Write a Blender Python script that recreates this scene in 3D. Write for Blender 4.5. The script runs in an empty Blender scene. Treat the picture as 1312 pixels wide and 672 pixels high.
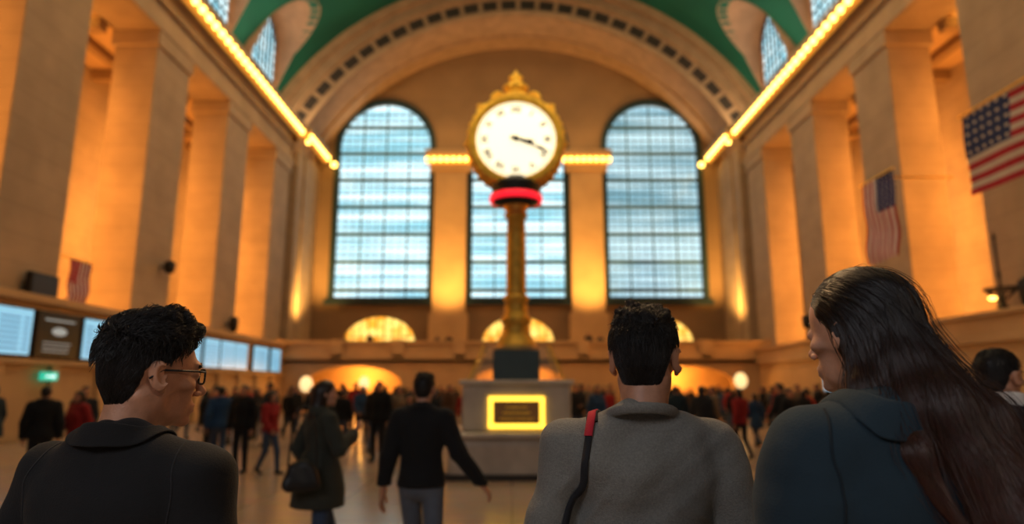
import bpy, bmesh, math, random, time
import numpy as np
from mathutils import Vector, Matrix
from mathutils.geometry import tessellate_polygon
T0=time.time()
rng=np.random.default_rng(7); random.seed(7)
scene=bpy.context.scene
COL=scene.collection
XC=0.45; XL=-15.5; XR=16.4; YB=50.0

# ------------------------------------------------------------ materials
def mat(name,base,rough=.6,metal=0.,noise=0.,nscale=4.,bump=0.,bscale=60.,emit=None,estr=0.,courses=0.,spec=.5,stretch=None,sheen=0.,coat=0.,alpha=1.,sss=0.,cdark=.90):
    m=bpy.data.materials.new(name); m.use_nodes=True
    nt=m.node_tree; N=nt.nodes; L=nt.links
    b=N['Principled BSDF']
    b.inputs['Base Color'].default_value=(*base,1); b.inputs['Roughness'].default_value=rough
    b.inputs['Metallic'].default_value=metal; b.inputs['Specular IOR Level'].default_value=spec
    if sheen: b.inputs['Sheen Weight'].default_value=sheen
    if coat: b.inputs['Coat Weight'].default_value=coat
    if alpha<1: b.inputs['Alpha'].default_value=alpha
    if sss:
        b.inputs['Subsurface Weight'].default_value=sss
        b.inputs['Subsurface Radius'].default_value=(.01,.004,.002)
    tc=N.new('ShaderNodeTexCoord'); vec=tc.outputs['Object']
    if stretch:
        mp=N.new('ShaderNodeMapping'); mp.inputs['Scale'].default_value=stretch
        L.new(vec,mp.inputs['Vector']); vec=mp.outputs['Vector']
    col=None
    if noise:
        n=N.new('ShaderNodeTexNoise'); n.inputs['Scale'].default_value=nscale; n.inputs['Detail'].default_value=5
        L.new(vec,n.inputs['Vector'])
        r=N.new('ShaderNodeMapRange'); r.inputs['From Min'].default_value=.3; r.inputs['From Max'].default_value=.7
        r.inputs['To Min'].default_value=1-noise; r.inputs['To Max'].default_value=1+noise
        L.new(n.outputs['Fac'],r.inputs['Value'])
        mx=N.new('ShaderNodeVectorMath'); mx.operation='SCALE'; mx.inputs[0].default_value=base
        L.new(r.outputs['Result'],mx.inputs['Scale']); col=mx.outputs['Vector']
    if courses:
        sp=N.new('ShaderNodeSeparateXYZ'); L.new(tc.outputs['Object'],sp.inputs['Vector'])
        d=N.new('ShaderNodeMath'); d.operation='DIVIDE'; d.inputs[1].default_value=courses; L.new(sp.outputs['Z'],d.inputs[0])
        f=N.new('ShaderNodeMath'); f.operation='FRACT'; L.new(d.outputs[0],f.inputs[0])
        g=N.new('ShaderNodeMath'); g.operation='GREATER_THAN'; g.inputs[1].default_value=.06; L.new(f.outputs[0],g.inputs[0])
        r2=N.new('ShaderNodeMapRange'); r2.inputs['To Min'].default_value=cdark; L.new(g.outputs[0],r2.inputs['Value'])
        m2=N.new('ShaderNodeVectorMath'); m2.operation='SCALE'
        if col: L.new(col,m2.inputs[0])
        else: m2.inputs[0].default_value=base
        L.new(r2.outputs['Result'],m2.inputs['Scale']); col=m2.outputs['Vector']
    if col: L.new(col,b.inputs['Base Color'])
    if bump:
        n2=N.new('ShaderNodeTexNoise'); n2.inputs['Scale'].default_value=bscale; n2.inputs['Detail'].default_value=4
        L.new(vec,n2.inputs['Vector'])
        bp=N.new('ShaderNodeBump'); bp.inputs['Strength'].default_value=bump; bp.inputs['Distance'].default_value=.01
        L.new(n2.outputs['Fac'],bp.inputs['Height']); L.new(bp.outputs['Normal'],b.inputs['Normal'])
    if emit:
        b.inputs['Emission Color'].default_value=(*emit,1); b.inputs['Emission Strength'].default_value=estr
    return m

STONE=mat('limestone',(.44,.34,.235),.78,noise=.10,nscale=.8,bump=.15,bscale=8,courses=.9)
STONE2=mat('warm_plaster',(.54,.37,.20),.7,noise=.1,nscale=.6,bump=.1,bscale=6)
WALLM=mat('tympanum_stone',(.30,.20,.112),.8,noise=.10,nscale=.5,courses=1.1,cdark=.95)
ARCHM=mat('arch_stone',(.42,.285,.178),.75,noise=.12,nscale=1.2,bump=.2,bscale=5)
DARKM=mat('dark_bronze',(.05,.038,.03),.6,noise=.2,nscale=3)  # one dark brown for bronze fittings and the flat coffer quads
PINK=mat('cream_pink_plaster',(.42,.27,.18),.75,noise=.12,nscale=1.5)
GREEN=mat('green_painted_plaster',(.007,.135,.10),.75,noise=.15,nscale=.35)
FRAME=mat('window_iron',(.02,.045,.055),.5,noise=.2,nscale=3)
BARM=mat('glazing_bar',(.07,.15,.18),.5,noise=.1,nscale=3)
GOLD=mat('aged_brass',(.95,.58,.08),.42,metal=.5,noise=.2,nscale=6,bump=.1,bscale=30)
GOLDD=mat('column_brass',(.72,.43,.07),.45,metal=.5,noise=.2,nscale=6,bump=.1,bscale=30)
BLACK=mat('black_enamel',(.012,.011,.011),.45,noise=.2,nscale=5)
NUMM=mat('numeral_brown',(.05,.035,.02),.5,noise=.1)
CREAM=mat('cream_marble',(.62,.55,.46),.35,noise=.12,nscale=3,coat=.2)
GLOWB=mat('bulb_glow',(.9,.6,.2),.5,emit=(1,.62,.13),estr=5.)
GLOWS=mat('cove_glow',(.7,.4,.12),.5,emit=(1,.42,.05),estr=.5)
GLOWW=mat('globe_glow',(.9,.8,.6),.5,emit=(1,.74,.36),estr=.95)
GLOWY=mat('sign_glow',(.9,.7,.2),.5,emit=(1,.62,.06),estr=2.0)
REDN=mat('red_neon',(.8,.05,.08),.4,emit=(1,.015,.04),estr=.9)
FACEM=mat('clock_face_glow',(.9,.86,.72),.4,emit=(1,.88,.60),estr=1.1)
GRNS=mat('green_sign_glow',(.05,.6,.45),.4,emit=(.03,.7,.5),estr=.6)
WHT=mat('white_enamel_glow',(.8,.85,.9),.4,emit=(.7,.9,1),estr=1.)

def window_mat(name,c0,c1,strength,sc=(.10,1,1.5)):
    m=bpy.data.materials.new(name); m.use_nodes=True; nt=m.node_tree; N=nt.nodes; L=nt.links
    b=N['Principled BSDF']; b.inputs['Base Color'].default_value=(.05,.08,.1,1); b.inputs['Roughness'].default_value=.15
    tc=N.new('ShaderNodeTexCoord'); mp=N.new('ShaderNodeMapping'); mp.inputs['Scale'].default_value=sc
    L.new(tc.outputs['Object'],mp.inputs['Vector'])
    n=N.new('ShaderNodeTexNoise'); n.inputs['Scale'].default_value=1.; n.inputs['Detail'].default_value=3; L.new(mp.outputs['Vector'],n.inputs['Vector'])
    cr=N.new('ShaderNodeValToRGB'); L.new(n.outputs['Fac'],cr.inputs['Fac'])
    e=cr.color_ramp.elements; e[0].position=.36; e[0].color=(*c0,1); e[1].position=.60; e[1].color=(*c1,1)
    L.new(cr.outputs['Color'],b.inputs['Emission Color'])
    b.inputs['Emission Strength'].default_value=strength
    return m
WIN1=window_mat('daylit_glass',(.26,.56,.68),(.74,.95,1.),1.4)
WIN3=window_mat('daylit_glass_dim',(.20,.40,.50),(.60,.82,.90),1.1)
GLOWL=window_mat('lunette_glow',(.9,.36,.03),(1,.68,.18),1.5,(1.2,1,1.6))

def floor_mat():
    m=bpy.data.materials.new('polished_marble_floor'); m.use_nodes=True; nt=m.node_tree; N=nt.nodes; L=nt.links
    b=N['Principled BSDF']; b.inputs['Roughness'].default_value=.22
    tc=N.new('ShaderNodeTexCoord'); br=N.new('ShaderNodeTexBrick'); L.new(tc.outputs['Object'],br.inputs['Vector'])
    br.inputs['Scale'].default_value=1.; br.inputs['Brick Width'].default_value=1.2; br.inputs['Row Height'].default_value=1.2; br.offset=0
    br.inputs['Mortar Size'].default_value=.008
    br.inputs['Color1'].default_value=(.56,.43,.33,1); br.inputs['Color2'].default_value=(.50,.38,.29,1); br.inputs['Mortar'].default_value=(.28,.2,.15,1)
    n=N.new('ShaderNodeTexNoise'); n.inputs['Scale'].default_value=2.5; n.inputs['Detail'].default_value=6; L.new(tc.outputs['Object'],n.inputs['Vector'])
    mx=N.new('ShaderNodeMixRGB'); mx.blend_type='MULTIPLY'; mx.inputs['Fac'].default_value=.3
    L.new(br.outputs['Color'],mx.inputs['Color1']); L.new(n.outputs['Color'],mx.inputs['Color2']); L.new(mx.outputs['Color'],b.inputs['Base Color'])
    return m
FLOORM=floor_mat()

# ------------------------------------------------------------ helpers
def tag(o,label,cat,group=None):
    o["label"]=label; o["category"]=cat
    if group: o["group"]=group
    return o
def struct(o,label=None,cat=None):
    o["kind"]="structure"
    if label: o["label"]=label
    if cat: o["category"]=cat
    return o
def link(o): COL.objects.link(o); return o
def new_mesh_obj(name,V,F,mats,smooth=False,midx=None,parent=None):
    me=bpy.data.meshes.new(name)
    V=np.asarray(V,dtype=np.float32)
    if isinstance(F,np.ndarray) and F.ndim==2:
        n=len(F);k=F.shape[1]
        me.vertices.add(len(V)); me.vertices.foreach_set('co',V.ravel())
        me.loops.add(n*k); me.loops.foreach_set('vertex_index',F.astype(np.int32).ravel())
        me.polygons.add(n); me.polygons.foreach_set('loop_start',np.arange(0,n*k,k,dtype=np.int32))
        me.polygons.foreach_set('loop_total',np.full(n,k,dtype=np.int32))
        me.update(calc_edges=True)
    else:
        me.from_pydata([tuple(v) for v in V],[],[tuple(f) for f in F]); me.update()
    for m in (mats if isinstance(mats,(list,tuple)) else [mats]): me.materials.append(m)
    if midx is not None: me.polygons.foreach_set('material_index',np.asarray(midx,dtype=np.int32))
    if smooth: me.polygons.foreach_set('use_smooth',np.ones(len(me.polygons),dtype=bool))
    me.update()
    o=link(bpy.data.objects.new(name,me))
    if parent: o.parent=parent
    return o
def empty(name,loc,rz=0):
    o=link(bpy.data.objects.new(name,None)); o.location=loc; o.rotation_euler=(0,0,rz); o.empty_display_size=.2
    return o
BF=[(0,3,2,1),(4,5,6,7),(0,1,5,4),(1,2,6,5),(2,3,7,6),(3,0,4,7)]
class MB:
    def __init__(s): s.V=[];s.F=[];s.M=[]
    def box(s,lo,hi,m=0):
        b=len(s.V); x0,y0,z0=lo;x1,y1,z1=hi
        s.V+=[(x0,y0,z0),(x1,y0,z0),(x1,y1,z0),(x0,y1,z0),(x0,y0,z1),(x1,y0,z1),(x1,y1,z1),(x0,y1,z1)]
        s.F+=[tuple(b+i for i in f) for f in BF]; s.M+=[m]*6; return s
    def add(s,V,F,m=0):
        b=len(s.V); s.V+=[tuple(v) for v in V]; s.F+=[tuple(b+i for i in f) for f in F]; s.M+=[m]*len(F); return s
    def obj(s,name,mats,parent=None,smooth=False):
        return new_mesh_obj(name,s.V,s.F,mats,smooth,s.M,parent)
def bevel(o,w=.03,seg=2):
    md=o.modifiers.new('bevel','BEVEL'); md.width=w; md.segments=seg; md.limit_method='ANGLE'; return o
def lathe(prof,seg=32,c=(0,0,0),axis='z'):
    V=[];F=[];n=len(prof)
    for i in range(seg):
        a=2*math.pi*i/seg
        for r,z in prof:
            if axis=='z': V.append((c[0]+r*math.cos(a),c[1]+r*math.sin(a),c[2]+z))
            else: V.append((c[0]+r*math.cos(a),c[1]+z,c[2]+r*math.sin(a)))
    for i in range(seg):
        j=(i+1)%seg
        for k in range(n-1):
            f=(i*n+k,j*n+k,j*n+k+1,i*n+k+1)
            F.append(f if axis=='z' else f[::-1])
    return V,F
def plate(mb,outer,holes,y,th,m=0):
    polys=[outer]+holes; tri=tessellate_polygon([[Vector((x,z,0)) for x,z in p] for p in polys])
    flat=[p for q in polys for p in q]; n=len(flat)
    V=[(x,y,z) for x,z in flat]+[(x,y+th,z) for x,z in flat]; F=[]
    for t in tri:
        a,b,c=[flat[i] for i in t]
        cr=(b[0]-a[0])*(c[1]-a[1])-(b[1]-a[1])*(c[0]-a[0])
        t=tuple(t) if cr>0 else tuple(t)[::-1]
        F.append(t); F.append(tuple(n+i for i in t[::-1]))
    s=0
    for q in polys:
        k=len(q)
        for i in range(k):
            a=s+i;b=s+(i+1)%k; F.append((a,b,n+b,n+a))
        s+=k
    mb.add(V,F,m)
def archpts(cx,hw,z0,zs,rz,n=20):
    p=[(cx-hw,z0),(cx+hw,z0)]
    for i in range(n+1):
        a=math.pi*i/n; p.append((cx+hw*math.cos(a),zs+rz*math.sin(a)))
    return p
def fixn(o):
    bm=bmesh.new(); bm.from_mesh(o.data); bmesh.ops.recalc_face_normals(bm,faces=bm.faces); bm.to_mesh(o.data); bm.free(); return o

# ------------------------------------------------------------ room shell
mb=MB().box((-24,-8,-.3),(25,54,0)); struct(mb.obj('floor',[FLOORM]),"polished cream marble concourse floor","floor")
WX=[-10.0,.47,11.0]
mb=MB()
holes=[archpts(cx,3.65,8.27,20.3,3.7) for cx in WX]+[archpts(cx,2.7,4.7,4.95,1.9,14) for cx in WX]
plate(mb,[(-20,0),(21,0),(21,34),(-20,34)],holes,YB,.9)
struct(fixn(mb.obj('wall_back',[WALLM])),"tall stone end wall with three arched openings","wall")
for k,cx in enumerate(WX):
    mb=MB()
    plate(mb,archpts(cx,3.98,7.9,20.3,4.03),[archpts(cx,3.55,8.3,20.3,3.58)],YB-.18,.3)
    mb.box((cx-4.2,YB-.4,7.7),(cx+4.2,YB+.1,8.05))
    struct(fixn(mb.obj(f'trim_{k+1}',[FRAME])),"dark iron surround of arched window","window frame")
    mb=MB()
    V=[(x,YB+.5,z) for x,z in archpts(cx,3.65,8.27,20.3,3.7)]
    mb.add(V,[tuple(range(len(V)))],1)
    for i in range(1,12):
        x=cx-3.65+7.3*i/12; w=.05 if i%3==0 else .010
        top=20.3+3.7*math.sqrt(max(0,1-((x-cx)/3.65)**2))
        mb.box((x-w,YB+.4,8.27),(x+w,YB+.5,top))
    z=8.9;i=0
    while z<23.6:
        hw=3.65 if z<20.3 else 3.65*math.sqrt(max(0,1-((z-20.3)/3.7)**2))
        w=.15 if i%4==0 else .04
        mb.box((cx-hw,YB+.38,z-w),(cx+hw,YB+.5,z+w)); z+=.55; i+=1
    struct(mb.obj(f'window_{k+1}',[BARM,WIN3 if k==2 else WIN1]),"tall arched daylit window with iron glazing bars","window")
    mb=MB(); V=[(x,YB+.5,z) for x,z in archpts(cx,2.7,4.7,4.95,1.9,14)]; mb.add(V,[tuple(range(len(V)))],1)
    for i in range(1,9):
        x=cx-2.7+5.4*i/9; top=4.95+1.9*math.sqrt(max(0,1-((x-cx)/2.7)**2)); mb.box((x-.03,YB+.45,4.7),(x+.03,YB+.5,top))
    mb.box((cx-2.6,YB+.42,5.3),(cx+2.6,YB+.5,5.37))
    struct(mb.obj(f'window_{k+4}',[GOLDD,GLOWL]),"low segmental window glowing amber","window")
for i,cx in enumerate([-4.75,5.75]):
    mb=MB(); mb.box((cx-1.25,YB-.8,3.42),(cx+1.25,YB-.02,18.2)); mb.box((cx-1.45,YB-.95,3.42),(cx+1.45,YB-.02,7.0))
    mb.box((cx-1.6,YB-1.1,18.1),(cx+1.6,YB-.02,18.5)); mb.box((cx-1.9,YB-1.5,19.15),(cx+1.9,YB-.02,19.6)); mb.box((cx-1.5,YB-1.0,18.5),(cx+1.5,YB-.02,19.2))
    tag(bevel(mb.obj('pilaster',[STONE2])),"tall amber-lit stone pilaster between arched windows","pillar","pilasters of the end wall")
    mb=MB(); mb.box((cx-1.85,YB-1.35,18.5),(cx+1.85,YB-1.12,19.1),0)
    for j in range(8):
        x=cx-1.72+.49*j; V,F=lathe([(0.001,-.2),(.13,-.14),(.18,0),(.13,.14),(.001,.2)],8,(x,YB-1.45,18.8)); mb.add(V,F,1)
    tag(mb.obj('strip_light',[GLOWS,GLOWB]),"row of glowing warm bulbs on pilaster capital","light","cornice lights")
PR=[(11.9,15.0),(19.3,22.35),(26.8,29.7),(34.1,37.0),(41.4,44.3)]
for sd,XW in ((-1,XL),(1,XR)):
    side='left' if sd<0 else 'right'
    def bx(mb,a,b,y0,y1,z0,z1,m=0):
        x0,x1=sorted((XW+sd*a,XW+sd*b)); mb.box((x0,y0,z0),(x1,y1,z1),m)
    for (y0,y1) in PR:
        mb=MB(); bx(mb,0,1.9,y0,y1,0,16.6); bx(mb,-.12,2.02,y0-.12,y1+.12,16.3,17.0); bx(mb,-.15,2.05,y0-.15,y1+.15,0,1.2)
        tag(bevel(mb.obj('pillar',[STONE]),.05),"massive square limestone pier with horizontal courses","pillar",f"piers of the {'ticket' if sd<0 else 'flag'} side")
    mb=MB(); bx(mb,0,2.0,-8,50,17.0,19.3); bx(mb,-.15,0,-8,50,17.0,17.25); bx(mb,-.22,0,-8,50,18.2,18.4)
    bx(mb,0,2.0,44.9,50,0,17.0); bx(mb,-.35,0,44.9,50,3.,18.6); bx(mb,-.5,0,46.2,48.9,3.,18.2)
    bx(mb,5.2,5.6,-8,50,0,17.2)
    struct(bevel(mb.obj(f'wall_{side}',[STONE]),.04),"limestone side wall with deep bays between piers","wall")
    mb=MB(); bx(mb,-.9,3.4,-8,44.4,19.3,19.75); bx(mb,-.5,2.4,-8,44.4,19.0,19.3); bx(mb,-1.3,3.4,44.4,50,19.3,19.75)
    struct(mb.obj(f'trim_{7 if sd<0 else 8}',[STONE]),"projecting stone cornice","cornice")
    mb=MB(); bx(mb,1.9,5.3,-8,50,17.0,17.3)
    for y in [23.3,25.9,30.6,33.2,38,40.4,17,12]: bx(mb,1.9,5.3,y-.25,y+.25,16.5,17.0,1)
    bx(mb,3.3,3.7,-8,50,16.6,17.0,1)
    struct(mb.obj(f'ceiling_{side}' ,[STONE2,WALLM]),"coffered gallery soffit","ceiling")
    for (a,y0,y1,nm) in ((-.85,8,44.4,0),(-1.15,44.45,49.6,1)):
        mb=MB(); bx(mb,a,a+.35,y0,y1,18.9,19.3,0)
        n=int((y1-y0)/.72)
        for j in range(n):
            y=y0+.3+j*.72; V,F=lathe([(0.001,-.22),(.15,-.14),(.21,0),(.15,.14),(.001,.22)],8,(XW+sd*(a-.08),y,19.06)); mb.add(V,F,1)
        tag(mb.obj('strip_light',[GLOWS,GLOWB]),"long row of glowing warm bulbs along stone cornice","light","cornice lights")
    for (dx,y,z,r) in ((1.75,49.0,18.5,.25),(1.1,44.5,18.6,.18)):
        V,F=lathe([(0.001,-r),(r*.75,-r*.66),(r,0),(r*.75,r*.66),(.001,r)],14,(XW-sd*dx,y,z))
        o=new_mesh_obj('globe_light',V,F,[GLOWB],True); tag(o,"glowing amber globe lamp at the cornice end","light","cornice globes")
    for y in (25.2,32,39.4):
        V,F=lathe([(0.001,0),(.2,0),(.26,.04),(.26,.15),(.001,.15)],16,(XW+sd*2.5,y,16.85))
        tag(new_mesh_obj('downlight',V,F,[GLOWB]),"round glowing downlight in gallery soffit","light","soffit downlights")
    for y in (17.4,25.0,32,39.4):
        for zz,e_ in ((4.6,430),(9.2,430)):
            l=bpy.data.lights.new('gallery_lamp','POINT'); l.energy=e_; l.color=(1,.43,.09); l.shadow_soft_size=.5
            lo=link(bpy.data.objects.new('gallery_lamp',l)); lo.location=(XW+sd*2.3,y-1.2,zz)
        l=bpy.data.lights.new('soffit_lamp','POINT'); l.energy=200; l.color=(1,.42,.09); l.shadow_soft_size=.3
        lo=link(bpy.data.objects.new('soffit_lamp',l)); lo.location=(XW+sd*2.8,y-.2,13.2)

# vault with lunette penetrations
ZC=11.2;RV=20.2;LY=[18.0,25.3,32.6,39.9]
def vault():
    mb=MB(); n=84; a0=math.asin((19.4-ZC)/RV); V=[];F=[]
    for R in (RV,RV+.4):
        for i in range(n+1):
            a=a0+(math.pi-2*a0)*i/n
            for y in (-8,46): V.append((XC+R*math.cos(a),y,ZC+R*math.sin(a)))
    m=2*(n+1)
    for i in range(n):
        F.append((2*i,2*i+1,2*i+3,2*i+2)); F.append((m+2*i,m+2*i+2,m+2*i+3,m+2*i+1))
        F.append((2*i,2*i+2,m+2*i+2,m+2*i)); F.append((2*i+1,m+2*i+1,m+2*i+3,2*i+3))
    F.append((0,m,m+1,1)); F.append((2*n,2*n+1,m+2*n+1,m+2*n))
    mb.add(V,F); return fixn(mb.obj('ceiling',[GREEN]))
vo=struct(vault(),"vaulted ceiling painted deep green","ceiling")
LR=2.35; LZ=24.1
def lun_prof(R,n=16): return [(-R,19.0),(R,19.0)]+[(R*math.cos(math.pi*i/n),LZ+R*math.sin(math.pi*i/n)) for i in range(n+1)]
cm=MB()
for y in LY:
    for sd in(-1,1):
        p=lun_prof(LR); V=[(XC+sd*8.5,y+a,z) for a,z in p]+[(XC+sd*22,y+a,z) for a,z in p]; n=len(p)
        F=[tuple(range(n)),tuple(range(2*n-1,n-1,-1))]+[(i,(i+1)%n,n+(i+1)%n,n+i) for i in range(n)]
        cm.add(V,F)
co=fixn(cm.obj('cutter',[GREEN]))
md=vo.modifiers.new('b','BOOLEAN'); md.object=co; md.operation='DIFFERENCE'; md.solver='EXACT'
dg=bpy.context.evaluated_depsgraph_get(); nm=bpy.data.meshes.new_from_object(vo.evaluated_get(dg)); vo.modifiers.clear(); vo.data=nm
bpy.data.objects.remove(co)
wn=7;tn=9; XWIN=16.6
for y in LY:
    for sd in (-1,1):
        mb=MB(); n=24; pts=[(-LR,19.6),(-LR,21.5)]+[(-LR*math.cos(math.pi*i/n),LZ+LR*math.sin(math.pi*i/n)) for i in range(n+1)]+[(LR,21.5),(LR,19.6)]
        V=[];F=[]
        for a,z in pts:
            xm=min(XWIN-.05,math.sqrt(max(0,RV**2-(z-ZC)**2))-.08)
            V.append((XC+sd*xm,y+a*.995,z)); V.append((XC+sd*max(XWIN+.05,math.sqrt(RV**2-(z-ZC)**2)+.5),y+a*.995,z))
        for i in range(len(pts)-1): F.append((2*i,2*i+1,2*i+3,2*i+2))
        mb.add(V,F)
        struct(mb.obj(f'trim_{tn}',[PINK]),"tan plaster lunette reveal","lunette"); tn+=1
        mb=MB(); x=XC+sd*XWIN; wr=1.75
        pp=[(-wr,20.6),(wr,20.6)]+[(wr*math.cos(math.pi*i/16),LZ+wr*math.sin(math.pi*i/16)) for i in range(17)]
        mb.add([(x,y+a,z) for a,z in pp],[tuple(range(len(pp)))],1)
        for i in range(1,6):
            a=-wr+2*wr*i/6; top=LZ+wr*math.sqrt(max(0,1-(a/wr)**2)); mb.box((x-.08,y+a-.03,20.6),(x+.08,y+a+.03,top))
        for t in np.linspace(0,math.pi,25)[:-1]:
            c,s=math.cos(t),math.sin(t); c2,s2=math.cos(t+math.pi/24),math.sin(t+math.pi/24)
            mb.add([(x-sd*.1,y+wr*c,LZ+wr*s),(x-sd*.1,y+(wr+.2)*c,LZ+(wr+.2)*s),(x-sd*.1,y+(wr+.2)*c2,LZ+(wr+.2)*s2),(x-sd*.1,y+wr*c2,LZ+wr*s2)],[(0,1,2,3)],0)
        z=21.1
        while z<25.6:
            hw=wr if z<LZ else wr*math.sqrt(max(0,1-((z-LZ)/wr)**2)); mb.box((x-.08,y-hw,z-.03),(x+.08,y+hw,z+.03)); z+=.6
        outp=[(-LR-.1,19.6),(LR+.1,19.6)]+[((LR+.1)*math.cos(math.pi*i/16),LZ+(LR+.1)*math.sin(math.pi*i/16)) for i in range(17)]
        tri=tessellate_polygon([[Vector((a,z,0)) for a,z in outp],[Vector((a,z,0)) for a,z in pp]])
        al=outp+pp; mb.add([(x+sd*.02,y+a,z) for a,z in al],[tuple(t) for t in tri],2)
        struct(mb.obj(f'window_{wn}',[FRAME,WIN1,PINK]),"arched lunette window in vaulted ceiling","window"); wn+=1
def ring(mb,y0,y1,Ri,Ro,m=0,a0=.30,n=64,zc=ZC):
    V=[];F=[]
    for i in range(n+1):
        a=a0+(math.pi-2*a0)*i/n; c,s=math.cos(a),math.sin(a)
        V+=[(XC+Ri*c,y0,zc+Ri*s),(XC+Ro*c,y0,zc+Ro*s),(XC+Ro*c,y1,zc+Ro*s),(XC+Ri*c,y1,zc+Ri*s)]
    for i in range(n):
        b=4*i
        for j in range(4): F.append((b+j,b+(j+1)%4,b+4+(j+1)%4,b+4+j))
    mb.add(V,F,m)
mb=MB(); ring(mb,44.6,47.4,17.2,20.5); ring(mb,44.2,44.7,19.6,20.3); ring(mb,44.3,44.7,18.7,19.0); ring(mb,44.3,44.7,17.2,17.55); ring(mb,47.3,50,17.6,20.5)
ring(mb,47.2,47.5,17.05,17.3)
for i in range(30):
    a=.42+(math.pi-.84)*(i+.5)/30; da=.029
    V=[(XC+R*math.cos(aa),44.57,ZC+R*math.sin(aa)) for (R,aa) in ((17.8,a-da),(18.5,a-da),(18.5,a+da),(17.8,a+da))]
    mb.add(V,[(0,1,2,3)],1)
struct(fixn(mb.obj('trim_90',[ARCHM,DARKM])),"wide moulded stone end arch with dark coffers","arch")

# balcony
mb=MB()
holes=[archpts(cx,3.0,0.02,1.8,1.1,14) for cx in WX]
plate(mb,[(-15.4,0.0),(16.3,0.0),(16.3,3.4),(-15.4,3.4)],holes,42.5,.5)
mb.box((-15.4,42.5,3.1),(16.3,49.9,3.4)); mb.box((-15.4,42.2,3.3),(16.3,42.8,3.6)); mb.box((-15.4,42.4,3.6),(16.3,42.7,4.3)); mb.box((-15.4,42.25,4.3),(16.3,42.85,4.48))
mb.box((-15.4,46.8,0),(16.3,47,3.2))
for x in np.arange(-15,16.5,3.9): mb.box((x-.35,42.2,3.4),(x+.35,42.9,4.55))
struct(fixn(mb.obj('wall_balcony',[STONE2])),"stone balcony with arched ground openings","balcony")
for cx in WX:
    l=bpy.data.lights.new('arch_lamp','POINT'); l.energy=480; l.color=(1,.46,.09); l.shadow_soft_size=.3
    link(bpy.data.objects.new('arch_lamp',l)).location=(cx,45,2.3)
mb=MB(); mb.box((XL-.2,8,0),(-14.5,42.4,4.1)); mb.box((XL-.2,8,4.1),(-14.3,42.4,4.35)); mb.box((-14.6,8,2.25),(-14.3,42.4,2.4))
y=9
while y<42: mb.box((-14.6,y,0),(-14.35,y+.4,2.3)); y+=2.4
struct(bevel(mb.obj('wall_ticket',[STONE2]),.03),"low warm stone ticket wall","wall")
mb=MB(); mb.box((15.6,8,0),(XR+.2,42.4,3.1)); mb.box((15.4,8,3.0),(XR,42.4,3.25)); mb.box((15.55,8,3.2),(15.85,42.4,3.85)); mb.box((15.4,8,3.85),(16.0,42.4,4.02))
struct(bevel(mb.obj('wall_parapet',[STONE2]),.03),"stone mezzanine parapet","wall")

# --- lights for hall
def area(name,loc,rot,sx,sy,e,c):
    l=bpy.data.lights.new(name,'AREA'); l.shape='RECTANGLE'; l.size=sx; l.size_y=sy; l.energy=e; l.color=c
    o=link(bpy.data.objects.new(name,l)); o.location=loc; o.rotation_euler=rot; return o
area('ceiling_lamp',(XC,10,29.5),(0,0,0),16,14,1100,(1,.72,.46))  # added fill panel out of view, brightens floor and crowd; no real fixture
area('ceiling_lamp.001',(XC,30,30.6),(0,0,0),8,10,1500,(1,.68,.40))  # second added hall fill, nearer the end wall
area('foreground_fill',(-2.6,-2.4,4.4),(math.radians(58),0,math.radians(-32)),2.2,1.4,74,(.95,.95,1))  # added soft fill behind the camera to brighten the near people
area('foreground_fill.001',(3.2,-2.6,4.0),(math.radians(60),0,math.radians(32)),2.,1.4,34,(1,.84,.68))  # weaker added fill for the near people, from the right
l=bpy.data.lights.new('face_fill_spot','SPOT'); l.energy=230; l.color=(1,.62,.30); l.spot_size=math.radians(75); l.spot_blend=.8; l.shadow_soft_size=.22  # added warm spot above the view to light near faces; hangs from nothing
o=link(bpy.data.objects.new('face_fill_spot',l)); o.location=(-.1,3.4,4.6); o.rotation_euler=(Vector((0,1.35,1.5))-Vector(o.location)).to_track_quat('-Z','Y').to_euler()
area('tympanum_fill',(XC,47.9,19.75),(math.radians(158),0,0),27,.3,360,(1,.58,.20))  # added amber fill strip that brightens the upper end wall
for sd,XW in((-1,XL),(1,XR)):
    area('cove_lamp',(XW-sd*.2,26,19.95),(0,math.radians(180-sd*30),0),.4,36,1000,(1,.74,.44))
for cx in (-4.75,5.75,-14,14.9):
    l=bpy.data.lights.new('uplight','SPOT'); l.energy=7000; l.color=(1,.54,.14); l.spot_size=math.radians(62); l.spot_blend=1; l.shadow_soft_size=.3
    o=link(bpy.data.objects.new('uplight',l)); o.location=(cx,44.2,4.9)
    o.rotation_euler=(Vector((cx,50,12.5))-Vector(o.location)).to_track_quat('-Z','Y').to_euler()
w=bpy.data.worlds.new('world'); scene.world=w; w.use_nodes=True
w.node_tree.nodes['Background'].inputs[0].default_value=(.62,.66,.78,1); w.node_tree.nodes['Background'].inputs[1].default_value=.07

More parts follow.
